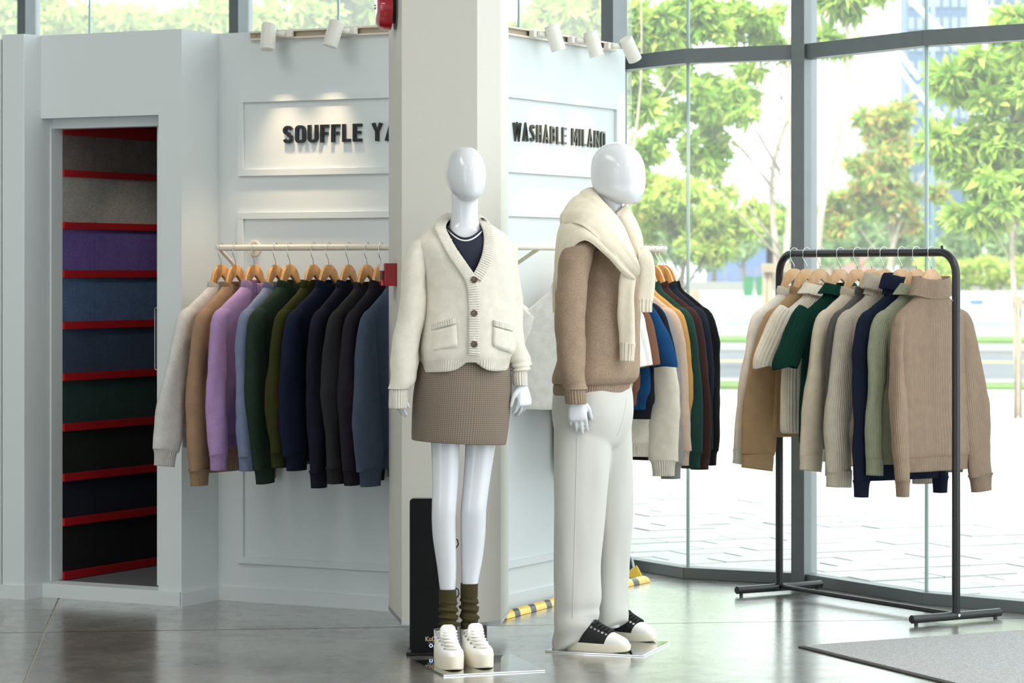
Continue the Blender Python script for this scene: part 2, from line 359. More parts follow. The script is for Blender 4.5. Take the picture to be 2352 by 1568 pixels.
b1 = hit(1417, PB, ev); Yb = (PB+ev*b1).y
frame_panel('trim_6', PB, ev, eu, .07, b1, ZA(412, Yb), ZA(238, Yb)); frame_panel('trim_7', PB, ev, eu, .07, b1, ZA(1255, Yb), ZA(491, Yb))
# column
cpx = [(893, 1400), (923, 1434), (1096, 1440), (1150, 1434), (1168, 1409)]
CB = .068                                                    # the cladding ends above the floor, packed up on a block
def GZ(px, py, z): y = F*(H-z)/(py-HY); return Vector(((px-CX)/F*y, y, 0))
cp = [GZ(*p, CB) for p in cpx]; cp = [cp[0]+Vector((.06, .06, 0))]+cp+[cp[4]+Vector((-.05, .06, 0))]
M_ALU = mat('aluminium edge strip', (150, 152, 152), rough=.3, metal=.7)
colo = S('wall_column', MB().prism([tuple(p[:2]) for p in cp], CB+.012, CEIL), M_COL)
cc = sum(cp, Vector())/len(cp)
S('baseboard_column', MB().prism([tuple((cc+(p-cc)*1.006)[:2]) for p in cp], CB, CB+.016), M_ALU)
S('trim_21', MB().prism([tuple((cc+(p-cc)*.55)[:2]) for p in cp], 0, CB+.01), M_ALU)
# ---------------------------------------------------------------- glazing
mull = {2: 58, 4: 547, 6: 1030, 8: 1408, 10: 1847}
M_SILL = M_STEEL
for k in range(len(fac)-1):
    a, b = fac[k], fac[k+1]; w = tag(empty('window_%d' % (k+1), (a+b)/2), kind='structure'); ao, bo = a+OFF, b+OFF
    MB().prism([a[:2], b[:2], bo[:2], ao[:2]], 0.0, .05).build('sill', M_SILL, w, bevel=.002)
    MB().prism([a[:2], b[:2], bo[:2], ao[:2]], 2.305, 2.37).build('transom', M_SILL, w, bevel=.002)
    g0, g1 = a+OFF*.72, b+OFF*.72; d = (g1-g0).normalized(); n_ = Vector((-d.y, d.x, 0))*.012; g0 = g0+d*.006; g1 = g1-d*.006
    gm = M_GLASS if k >= 8 else M_GLASS_VEIL
    for z0, z1 in ((.05, 2.305), (2.37, CEIL)):
        MB().prism([g0[:2], g1[:2], (g1+n_)[:2], (g0+n_)[:2]], z0, z1).build('pane', gm, w)
    if k % 2 == 0:                                    # silicone joint between two panes
        MB().tube([b+OFF*.74, b+OFF*.74+Vector((0, 0, CEIL))], .008, 8).build('glass_joint', mat('glazing joint', (176, 200, 196), rough=.3), w)
n = 1
for k, px in list(mull.items())+[(12, None), (0, None)]:
    c0 = fac[k]+Vector((.0, -.03, 0)) if px is None else at(px, fac[k].y-.05)
    mu = tag(empty('trim_%d' % (7+n), c0), kind='structure'); n += 1
    MB().hexa(c0-eu*.062, eu*.062, ev*.15, Vector((0, 0, CEIL))).build('mullion', M_STEEL, mu, bevel=.002)
# ================================================================= fixtures
def arc(cx, cy, rx, ry, a0, a1, n=7): return [(cx+rx*math.cos(math.radians(a0+(a1-a0)*i/n)), cy+ry*math.sin(math.radians(a0+(a1-a0)*i/n))) for i in range(n+1)]
W_ = .165; e_ = W_/2
def rr(w): return arc(w-e_-.15, 1-e_-.15, .15, .15, 0, 90)+arc(e_+.15, 1-e_-.15, .15, .15, 90, 180)+arc(e_+.15, e_+.15, .15, .15, 180, 270)+arc(w-e_-.15, e_+.15, .15, .15, 270, 360)
GL = {
 'S': (.54, [(arc(.27, .735, .185, .18, 15, 260, 12)+[(.30, .53)]+arc(.27, .265, .19, .185, 75, -165, 12), 0)]),
 'O': (.56, [(rr(.56), 1)]), 'U': (.56, [([(e_, 1), (e_, .3)]+arc(.28, .28, .2, .2, 180, 360, 10)+[(.56-e_, 1)], 0)]),
 'F': (.46, [([(e_, 0), (e_, 1)], 0), ([(e_, 1-e_), (.46, 1-e_)], 0), ([(e_, .5), (.41, .5)], 0)]),
 'L': (.44, [([(e_, 1), (e_, 0)], 0), ([(e_, e_), (.44, e_)], 0)]),
 'E': (.47, [([(e_, 0), (e_, 1)], 0), ([(e_, 1-e_), (.47, 1-e_)], 0), ([(e_, .51), (.42, .51)], 0), ([(e_, e_), (.47, e_)], 0)]),
 'Y': (.58, [([(.08, 1), (.29, .46), (.50, 1)], 0), ([(.29, .5), (.29, 0)], 0)]),
 'A': (.60, [([(.08, 0), (.30, .97), (.52, 0)], 0), ([(.16, .27), (.44, .27)], 0)]),
 'R': (.54, [([(e_, 0), (e_, 1)], 0), ([(e_, 1-e_), (.3, 1-e_)]+arc(.3, .715, .16, .2, 80, -80)+[(e_, .515)], 0), ([(.27, .5), (.46, 0)], 0)]),
 'N': (.58, [([(e_, 0), (e_, 1)], 0), ([(.58-e_, 0), (.58-e_, 1)], 0), ([(e_, .93), (.58-e_, .07)], 0)]),
 'W': (.86, [([(.08, 1), (.24, .04), (.43, .95), (.62, .04), (.78, 1)], 0)]),
 'H': (.56, [([(e_, 0), (e_, 1)], 0), ([(.56-e_, 0), (.56-e_, 1)], 0), ([(e_, .5), (.5, .5)], 0)]),
 'B': (.54, [([(e_, 0), (e_, 1)], 0), ([(e_, 1-e_), (.28, 1-e_)]+arc(.28, .73, .15, .187, 80, -80)+[(e_, .53)], 0), ([(e_, .52), (.3, .52)]+arc(.3, .3, .16, .218, 80, -80)+[(e_, e_)], 0)]),
 'M': (.70, [([(e_, 0), (e_, 1)], 0), ([(.7-e_, 0), (.7-e_, 1)], 0), ([(e_, .95), (.35, .3), (.7-e_, .95)], 0)]),
 'I': (.17, [([(e_, 0), (e_, 1)], 0)]), ' ': (.26, [])}
def sign(name, txt, P0, d, nrm, u0, u1, zb, hgt, m, label, th=.012, gap=.15, sw=W_):
    tot = sum(GL[c][0] for c in txt)+gap*(len(txt)-1); sc = (u1-u0)/tot
    e = tag(empty(name, P0+d*u0+Vector((0, 0, zb))), label, 'sign'); x = 0
    for c in txt:
        w, strokes = GL[c]
        if strokes:
            mb = MB(); x0 = x
            for pts, cl in strokes: mb.ribbon(pts, sw, lambda a, b, k: P0+d*(u0+(x0+a)*sc)+nrm*(.001+k)+Vector((0, 0, zb+b*hgt)), th, bool(cl))
            mb.build('letter', m, e)
        x += w+gap
    return e
M_LB = mat('satin black letters', (22, 25, 32), rough=.35)
M_LG = mat('mirror letters', (86, 84, 78), rough=.1, metal=1)
ua = hit(653, PA, eu); ub = hit(833, PA, eu); tot7 = sum(GL[c][0] for c in 'SOUFFLE')+.9; totF = sum(GL[c][0] for c in 'SOUFFLE YARN')+1.65
Ys = (PA+eu*ua).y; zb = ZA(329.5, Ys)
sign('wall_sign', 'SOUFFLE YARN', PA, eu, -ev, ua, ua+(ub-ua)*totF/tot7, zb, ZA(289, Ys)-zb, M_LB, 'black wall lettering starting with SOUFFLE, partly behind the column')
va, vb = hit(1176, PB, ev), hit(1387, PB, ev); Yv = (PB+ev*va).y; zb2 = ZA(322, Yv)
sign('wall_sign', 'WASHABLE MILANO', PB, ev, eu, va, vb, zb2, ZA(281, Yv)-zb2, M_LG, 'shiny black wall lettering reading WASHABLE MILANO', th=.009, gap=.2, sw=.125)
# track lights
M_LENS = mat('lamp lens', (255, 240, 215), rough=.3, emit=(1, .82, .6, 9))
def spotlight(base, nrm, d, tilt, label, along):
    """lamp on an arm standing off the track; tilt = lean of the cylinder along the wall"""
    e = tag(empty('track_spotlight', base), label, 'spotlight', 'spotlights on the wall tracks')
    MB().hexa(base-d*.028-nrm*.0+Vector((0, 0, -.014)), d*.056, nrm*.026, Vector((0, 0, .028))).build('adapter', M_WHITEP, e, bevel=.003)
    arm = base+nrm*.024; top = base+nrm*.05+d*along
    MB().tube([arm, arm+nrm*.012+d*along*.3, top], .012, 12).build('arm', M_WHITEP, e, smooth=True)
    ax = (Vector((0, 0, -1))+d*tilt+nrm*.22).normalized(); c0 = top+nrm*.03-ax*.038; L = .108; r = .031
    MB().tube([c0, c0+ax*.004, c0+ax*(L-.003), c0+ax*L, c0+ax*L, c0+ax*(L-.008)], [.027, r, r, r-.001, r-.005, r-.005], 28, cap=True).build('lamp_body', M_WHITEP, e, smooth='auto')
    MB().tube([c0+ax*(L-.0075), c0+ax*(L-.006)], r-.006, 24).build('lens', M_LENS, e)
    l = bpy.data.lights.new('spot_lamp', 'SPOT'); l.energy = 32; l.color = (1, .74, .48); l.spot_size = math.radians(76); l.spot_blend = 1; l.shadow_soft_size = .025
    lo = bpy.data.objects.new('spot_lamp', l); C.objects.link(lo); lo.parent = e
    lo.location = (c0+ax*(L+.002))-base; lo.rotation_euler = (ax-nrm*.16).to_track_quat('-Z', 'Y').to_euler()
M_TRACK = mat('track cream', (222, 212, 196), rough=.4); M_SLOT = mat('track slot', (176, 163, 140), rough=.5)
def track(name, P0, d, nrm, u0, u1, z, label):
    e = tag(empty(name, P0+d*u0+Vector((0, 0, z))), label, 'track')
    for q0, q1 in ((-.018, -.011), (.011, .018)): MB().hexa(P0+d*u0+nrm*.001+Vector((0, 0, z+q0)), d*(u1-u0), nrm*.022, Vector((0, 0, q1-q0))).build('track_rail', M_TRACK, e)
    MB().hexa(P0+d*u0+nrm*.001+Vector((0, 0, z-.011)), d*(u1-u0), nrm*.006, Vector((0, 0, .022))).build('track_slot', M_SLOT, e)
    for k in range(4):
        q = P0+d*(u0+.03+(u1-u0-.06)*k/3)+nrm*.007+Vector((0, 0, z)); MB().tube([q, q+nrm*.002], .004, 8).build('screw', M_DS, e)
zt = 2.352
track('light_track', PA, eu, -ev, hit(577, PA, eu), S3-.03, zt, 'cream lighting track along the top of the SOUFFLE wall')
track('light_track', PB, ev, eu, .03, hit(1405, PB, ev), zt, 'cream lighting track along the top of the WASHABLE MILANO wall')
for px, P0, d, nr, ti, al, lb in ((668, PA, eu, -ev, .06, -.045, 'white cylinder spotlight, leftmost on the SOUFFLE wall track'), (815, PA, eu, -ev, -.2, -.035, 'white cylinder spotlight on the SOUFFLE wall track nearest the column'),
        (1212, PB, ev, eu, .25, .04, 'white cylinder spotlight on the WASHABLE wall track nearest the column'), (1300, PB, ev, eu, .2, .05, 'white cylinder spotlight, middle one of three above WASHABLE MILANO'),
        (1383, PB, ev, eu, .62, .06, 'white cylinder spotlight tilted furthest, at the window end of the wall')):
    spotlight(P0+d*hit(px, P0, d)+nr*.02+Vector((0, 0, zt)), nr, d, ti, lb, al)
# garment rail round the corner
DR = .285; RZ = 1.47
rs0 = hit(503, PA-ev*DR, eu); rt1 = hit(1528, PB+eu*DR, ev)
cz_ = PB+eu*DR-ev*DR
e = tag(empty('garment_rail', R(S3, T1, RZ)), 'cream tubular garment rail running round the corner of both lettered walls', 'clothes rail')
up = Vector((0, 0, RZ))
MB().tube([PA-ev*DR+eu*rs0+up, cz_-eu*.06+up, cz_-eu*.018+ev*.005+up, cz_+ev*.018-eu*.005+up, cz_+ev*.06+up, PB+eu*DR+ev*rt1+up], .0125, 18).build('rail_tube', M_CREAM, e, smooth='auto')
def bracket(w, nrm, d):
    """w: wall point at rail height"""
    MB().tube([w, w+nrm*DR], .009, 12).build('bracket_arm', M_CREAM, e, smooth='auto')
    q = w-Vector((0, 0, .155)); MB().tube([q, q+nrm*.012, w+nrm*DR*.9-Vector((0, 0, .006))], .008, 12).build('bracket_brace', M_CREAM, e, smooth='auto')
    for p, r in ((w, .034), (q, .03)): MB().tube([p+nrm*.0005, p+nrm*.005, p+nrm*.007], [r, r, r-.002], 24).build('wall_flange', M_CREAM, e, smooth='auto')
bracket(PA+eu*hit(585, PA, eu)+up, -ev, eu); bracket(PA+eu*(S3-.12)+up, -ev, eu)
bracket(PB+ev*.05+up, eu, ev); bracket(PB+ev*(rt1-.2)+up, eu, ev)
# fire alarm bell and call point on the left face of the column
P0_, P1_ = cp[1], cp[2]; fd = (P1_-P0_).normalized(); fn = Vector((fd.y, -fd.x, 0))
if fn.x > 0: fn = -fn
ctr = P0_+(P1_-P0_)*.55+Vector((0, 0, ZA(5, P1_.y)))
e = tag(empty('fire_bell', ctr), 'red round fire alarm bell on the upper left face of the column', 'alarm bell')
MB().tube([ctr, ctr+fn*.006, ctr+fn*.008], [.085, .085, .07], 32).build('back_plate', mat('bell plate grey', (120, 122, 124), rough=.4, metal=.6), e, smooth='auto')
MB().tube([ctr+fn*.006, ctr+fn*.03], .062, 32).build('bell_housing', mat('black plastic', (16, 16, 17), rough=.4), e, smooth='auto')
M_REDG = mat('red gloss enamel', (178, 20, 34), rough=.15, coat=.6)
MB().tube([ctr+fn*.022, ctr+fn*.02, ctr+fn*.045, ctr+fn*.066, ctr+fn*.075, ctr+fn*.078], [.078, .088, .086, .078, .062, .004], 40).build('gong', M_REDG, e, smooth='auto')
MB().tube([ctr+fn*.077, ctr+fn*.084], [.01, .008], 12).build('centre_bolt', M_CHROME, e, smooth='auto')
q0 = P0_+(P1_-P0_)*.42+Vector((0, 0, ZA(657, P1_.y))); hh = ZA(604, P1_.y)-ZA(657, P1_.y)
e = tag(empty('fire_call_point', q0), 'dark red box-shaped fire call point on the left face of the column', 'call point')
MB().hexa(q0+fn*.0, -fd*-.105, fn*.047, Vector((0, 0, hh))).build('box_body', mat('red plastic', (150, 36, 40), rough=.45), e, bevel=.003)
MB().hexa(q0+fn*.047+fd*.005, fd*.095, fn*.012, Vector((0, 0, hh*.25))).build('lower_lip', M_REDG, e, bevel=.003)
MB().hexa(q0+fn*.047+fd*.005+Vector((0, 0, hh*.66)), fd*.095, fn*.012, Vector((0, 0, hh*.34))).build('label_plate', mat('white plastic label', (225, 205, 205), rough=.4), e, bevel=.003)
MB().hexa(q0+fn*.047+fd*.012+Vector((0, 0, hh*.25)), fd*.08, fn*.008, Vector((0, 0, hh*.41))).build('push_panel', mat('dark red panel', (96, 22, 32), rough=.4), e)
# black tower heater in front of the column
hb = G(1000, 1503); Yh = hb.y; xl, xr = (941-CX)/F*Yh, (1046-CX)/F*Yh; zt_ = ZA(1145, Yh); zb_ = .012
e = tag(empty('tower_heater', ((xl+xr)/2, Yh, 0)), 'tall black panel heater standing behind the woman mannequin legs', 'heater')
def rrect(x0, x1, z0, z1, r, n=6):
    o = []
    for cx, cz, a in ((x1-r, z1-r, 0), (x0+r, z1-r, 90), (x0+r, z0+r, 180), (x1-r, z0+r, 270)):
        o += [(cx+r*math.cos(math.radians(a+90*i/n)), cz+r*math.sin(math.radians(a+90*i/n))) for i in range(n+1)]
    return o
def slabxz(x0, x1, z0, z1, y0, y1, r):
    p = rrect(x0, x1, z0, z1, r); n = len(p); vs = [(a, y0, b) for a, b in p]+[(a, y1, b) for a, b in p]
    return MB().add(vs, [tuple(range(n)), tuple(range(2*n-1, n-1, -1))]+[(i, n+i, n+(i+1) % n, (i+1) % n) for i in range(n)])
M_HB = mat('black wood print', (9, 11, 13), rough=.6, spec=.25, var=(6, .5))
slabxz(xl, xr, zb_, zt_, Yh, Yh+.012, .012).build('front_panel', M_HB, e)
slabxz(xl+.002, xr-.002, zb_+.004, zt_-.002, Yh+.012, Yh+.085, .012).build('casing', mat('taupe casing', (150, 138, 132), rough=.4), e)
MB().box(xl-.012, xr+.012, Yh-.035, Yh+.10, 0, .012).build('base_plate', mat('black lacquer', (12, 12, 13), rough=.2), e, bevel=.003)
rc = PT(990, 1482, Yh)
MB().tube([rc+Vector((0.0055*math.cos(a), -.001, .0055*math.sin(a))) for a in np.linspace(0, 6.284, 21)], .0011, 6, cap=False).build('power_ring', mat('ring light', (150, 180, 255), emit=(.45, .65, 1, 2.0)), e)
M_GOLD = mat('pale gold print', (222, 196, 158), rough=.4)
def lname(o, x, z, s, strokes, w=.16):
    mb = MB()
    for p, c in strokes: mb.ribbon([(x+a*s, z+b*s) for a, b in p], w*s, lambda a, b, k: Vector((a, Yh-.0012+k*-1, b)), .0006, bool(c))
    mb.build('logo_letter', M_GOLD, o)
l0 = PT(977, 1472, Yh); hs = .0165
lname(e, l0.x, l0.z, hs, [([(.1, 0), (.1, 1)], 0), ([(.65, 1), (.15, .5), (.7, 0)], 0)])
lname(e, l0.x+.013, l0.z, hs, [(arc(.3, .36, .26, .28, 0, 360, 5), 1), ([(.3, .1), (.3, .62)], 0), ([(.05, .4), (.55, .4)], 0)], .2)
lname(e, l0.x+.0245, l0.z, hs, [([(.1, 0), (.1, 1)], 0), ([(.1, .93), (.3, .93)]+arc(.3, .5, .36, .43, 90, -90, 10)+[(.1, .07)], 0)])
lname(e, l0.x+.0385, l0.z, hs, [(arc(.32, .33, .28, .3, 0, 360, 12)[:-1], 1), ([(.3, .85), (.45, 1.05)], 0)])
mb = MB()
for k in range(9):
    if k not in (4,): mb.ribbon([(l0.x+.009+k*.0032, l0.z-.005), (l0.x+.0112+k*.0032, l0.z-.005)], .0016, lambda a, b, q: Vector((a, Yh-.0012-q, b)), .0006)
mb.build('logo_small_print', M_GOLD, e)
for (a, b, c) in ((1043, 1247, .012), (1046, 1361, .010)):
    q = PT(a, b, Yh+.07); MB().tube([q+Vector((0, 0, .018)), q+Vector((c, 0, .012)), q+Vector((c*1.3, 0, -.004)), q+Vector((c*.8, 0, -.014)), q+Vector((0, 0, -.02))], .0022, 6).build('cable_loop', M_HB, e, smooth=True)
# dark wooden block by the column foot
wb = G(1105, 1486); o = MB().box(wb.x-.07, (1118-CX)/F*wb.y, wb.y, wb.y+.1, 0, ZA(1441, wb.y)).build('wooden_block', mat('dark stained wood', (58, 48, 36), rough=.5, var=(20, .4)), None, bevel=.003)
tag(o, 'dark stained wooden block on the floor behind the white shoes', 'block')
# hazard-striped cable covers
M_YEL = mat('yellow tape', (246, 205, 62), rough=.3); M_BLK = mat('black tape', (26, 26, 28), rough=.3)
def cover(A, B, label, w=.055, h=.026, seg=.105):
    d = (B-A); L = d.length; d.normalize(); n_ = Vector((-d.y, d.x, 0)); e = tag(empty('cable_cover', A), label, 'cable cover')
    k = 0; u = 0.0; sk = .05
    while u < L-.001:
        u2 = min(u+seg*(.5 if k % 2 else 1), L); mb = MB(); pr = []
        for j in range(9):
            a = math.pi*j/8; off = math.cos(a)*w/2; pr.append((off, math.sin(a)*h+.001, sk*(off/w)))
        vs = []
        for uu in (u, u2):
            for off, zz, s_ in pr: vs.append(A+d*(uu+(s_ if 0 < uu < L-.001 else 0))+n_*off+Vector((0, 0, zz)))
        mb.add(vs, [(i, i+1, 9+i+1, 9+i) for i in range(8)]+[tuple(range(8, -1, -1)), tuple(range(9, 18)), (0, 9, 17, 8)])
        mb.build('tape_stripe', M_YEL if k % 2 == 0 else M_BLK, e, smooth='auto'); u = u2; k += 1
cover(G(1150, 1421), G(1330, 1372), 'yellow and black striped cable cover along the wall foot right of the column')
cover(G(1380, 1356), G(1478, 1336), 'short yellow and black striped cable cover by the window sill', w=.07)
q = G(1452, 1325); e = tag(empty('floor_cable', q), 'grey cable looping up from the floor beside the window sill', 'cable')
MB().tube([q+Vector((.005, 0, .002)), q+Vector((.01, .02, .03)), q+Vector((0, .04, .08)), q+Vector((-.03, .06, .11)), q+Vector((-.08, .08, .12))], .006, 8).build('cable_run', mat('grey cable', (206, 212, 216), rough=.4), e, smooth=True)
mb = MB(); mb.add([q+Vector((-.03, -.02, .001)), q+Vector((.04, -.03, .001)), q+Vector((.02, .0, .055)), q+Vector((-.01, .02, .03)), q+Vector((.05, .01, .001)), q+Vector((0, .02, .002))], [(0, 1, 2), (0, 2, 3), (1, 4, 2), (2, 4, 5), (2, 5, 3), (0, 3, 5), (0, 5, 4, 1)])
mb.build('tape_wrap', M_YEL, e)
# entrance mat
a, b, c = G(1833, 1487), G(2352, 1450), G(2160, 1568); ab = (b-a).normalized(); nn = Vector((ab.y, -ab.x, 0)); acd = (c-a).normalized()
e = tag(empty('floor_mat', a), 'large grey carpet mat on the floor at lower right', 'mat')
q = [a, a+ab*2.2, a+ab*2.2+acd*2.4, a+acd*2.4]; cen = sum(q, Vector())/4
MB().prism([p[:2] for p in q], 0, .006).build('mat_edging', mat('dark mat edging', (58, 56, 52), rough=.7), e, bevel=.002)
MB().prism([(p+(cen-p).normalized()*.022)[:2] for p in q], .004, .010).build('mat_pile', mat('mat pile', (158, 158, 158), rough=1, var=(160, .3), bump=(350, .6, .004)), e)
# ================================================================= garment rack, hangers, knitwear
rl, rrp = G(1790, 1362), G(2196, 1429); rd = (rrp-rl).normalized(); rg = Vector((-rd.y, rd.x, 0)); RKL = (rrp-rl).length; RKZ = ZA(579, rrp.y)
e = tag(empty('garment_rack', (rl+rrp)/2), 'freestanding black metal garment rack by the window', 'clothes rack')
pth = [rl+Vector((0, 0, .02)), rl+Vector((0, 0, RKZ-.09))]
for k in range(1, 7): a = math.radians(90*k/6); pth.append(rl+rd*(.09*(1-math.cos(a)))+Vector((0, 0, RKZ-.09+.09*math.sin(a))))
pth2 = [rrp-(p-rl)*1 + Vector((0, 0, 2*(p.z))) if False else rrp-rd*((p-rl).dot(rd))+Vector((0, 0, p.z)) for p in pth]
MB().tube(pth+pth2[::-1], .0165, 18).build('hanging_frame', M_BLACKM, e, smooth='auto')
for b in (rl, rrp):
    MB().tube([b-rg*.225+Vector((0, 0, .026)), b-rg*.222+Vector((0, 0, .026)), b+rg*.222+Vector((0, 0, .026)), b+rg*.225+Vector((0, 0, .026))], [.014, .0165, .0165, .014], 18).build('foot_bar', M_BLACKM, e, smooth='auto')
    for s_ in (-1, 1):
        MB().tube([b+rg*.2*s_, b+rg*.2*s_+Vector((0, 0, .012))], .008, 10).build('foot_pad', M_BLACKM, e)
        MB().tube([b+rg*.2252*s_+Vector((0, 0, .026)), b+rg*.226*s_+Vector((0, 0, .026))], .005, 8).build('end_hole', M_BLK, e)
MB().tube([rl+Vector((0, 0, .03)), rrp+Vector((0, 0, .03))], .0105, 14).build('cross_bar', M_BLACKM, e, smooth='auto')
MB().tube([rrp+rd*.016-rg*.0+Vector((0, 0, .03)), rrp+rd*.02+Vector((0, 0, .03))], .006, 10).build('bolt', M_CHROME, e)
for p in (rl+rd*.085, rrp-rd*.085): MB().tube([p+Vector((0, 0, RKZ+.012)), p+Vector((0, 0, RKZ+.022)), p+Vector((0, 0, RKZ+.028))], [.004, .006, .002], 8).build('top_knob', M_BLACKM, e, smooth=True)
bq = rrp+Vector((0, 0, ZA(690, rrp.y))); MB().tube([bq-rg*.022, bq-rg*.014], .004, 8).build('bolt', M_CHROME, e); MB().tube([bq-Vector((0, 0, .045)), bq-Vector((0, 0, .042))], .0172, 18).build('joint_ring', M_BLK, e)

def woodmat(name, rgb): return mat(name, rgb, rough=.35, coat=.25, var=(18, .12, 70, .06))
M_WOOD = woodmat('honey hanger wood', (214, 158, 92)); M_WOOD2 = woodmat('pale hanger wood', (212, 172, 128))
def hanger_meshes(m, tag_):
    W = .138; out = []
    # flat wooden shoulder shape: upper and lower outline of one arm
    topc = [(0, -.068), (.02, -.071), (.045, -.092), (.065, -.138), (.083, -.186), (.10, -.208), (W, -.229)]
    botc = [(0, -.112), (.02, -.127), (.045, -.154), (.065, -.186), (.083, -.211), (.10, -.226), (W, -.242)]
    T = dense([(x, z, 0) for x, z in topc], 2); B = dense([(x, z, 0) for x, z in botc], 2)
    thick = np.interp(T[:, 0], [0, .1, W], [.0065, .007, .0055])
    mb = MB(); n = len(T); vs = []
    for i in range(n):
        h = thick[i]; xt, zt_, xb, zb_ = T[i, 0], T[i, 1], B[i, 0], B[i, 1]; y0 = -.006*(xt/W)**2
        ring = [(xt, y0-h*.55, zt_), (xt, y0+h*.55, zt_), (xt*.5+xb*.5, y0+h, zt_-.004), (xb, y0+h, zb_+.003), (xb, y0+h*.7, zb_), (xb, y0-h*.7, zb_), (xb, y0-h, zb_+.003), (xt*.5+xb*.5, y0-h, zt_-.004)]
        vs += ring
    fs = []
    for i in range(n-1):
        for k in range(8): fs.append((i*8+k, i*8+(k+1) % 8, (i+1)*8+(k+1) % 8, (i+1)*8+k))
    fs += [tuple(range(8)), tuple((n-1)*8+k for k in range(7, -1, -1))]
    mb.add(vs, fs); a = mb.build('hanger_arm', m, None, smooth='auto'); out.append(a)
    mb2 = MB(); mb2.add([(-x, y, z) for x, y, z in vs], fs); out.append(mb2.build('hanger_arm', m, None, smooth='auto'))
    hk = [(0, 0, -.072), (0, 0, -.056), (-.004, 0, -.046), (-.014, 0, -.033), (-.0195, 0, -.022)]
    hk += [(-.019*math.cos(math.radians(a_))-.000, 0, .0005+.019*math.sin(math.radians(a_))) for a_ in np.linspace(-25, 190, 15)]
    out.append(MB().tube(hk, .0017, 8).build('hook', M_CHROME, None, smooth=True))
    return out
HM = {k: hanger_meshes(m, k) for k, m in (('honey', M_WOOD), ('pale', M_WOOD2))}
used_h = {'honey': False, 'pale': False}
def hanger(kind, pos, rz, label, group):
    e = tag(empty('clothes_hanger', pos, rz), label, 'hanger', group)
    for p in HM[kind]:
        if not used_h[kind]: p.parent = e
        else:
            q = p.copy(); C.objects.link(q); q.parent = e
    used_h[kind] = True
    return e

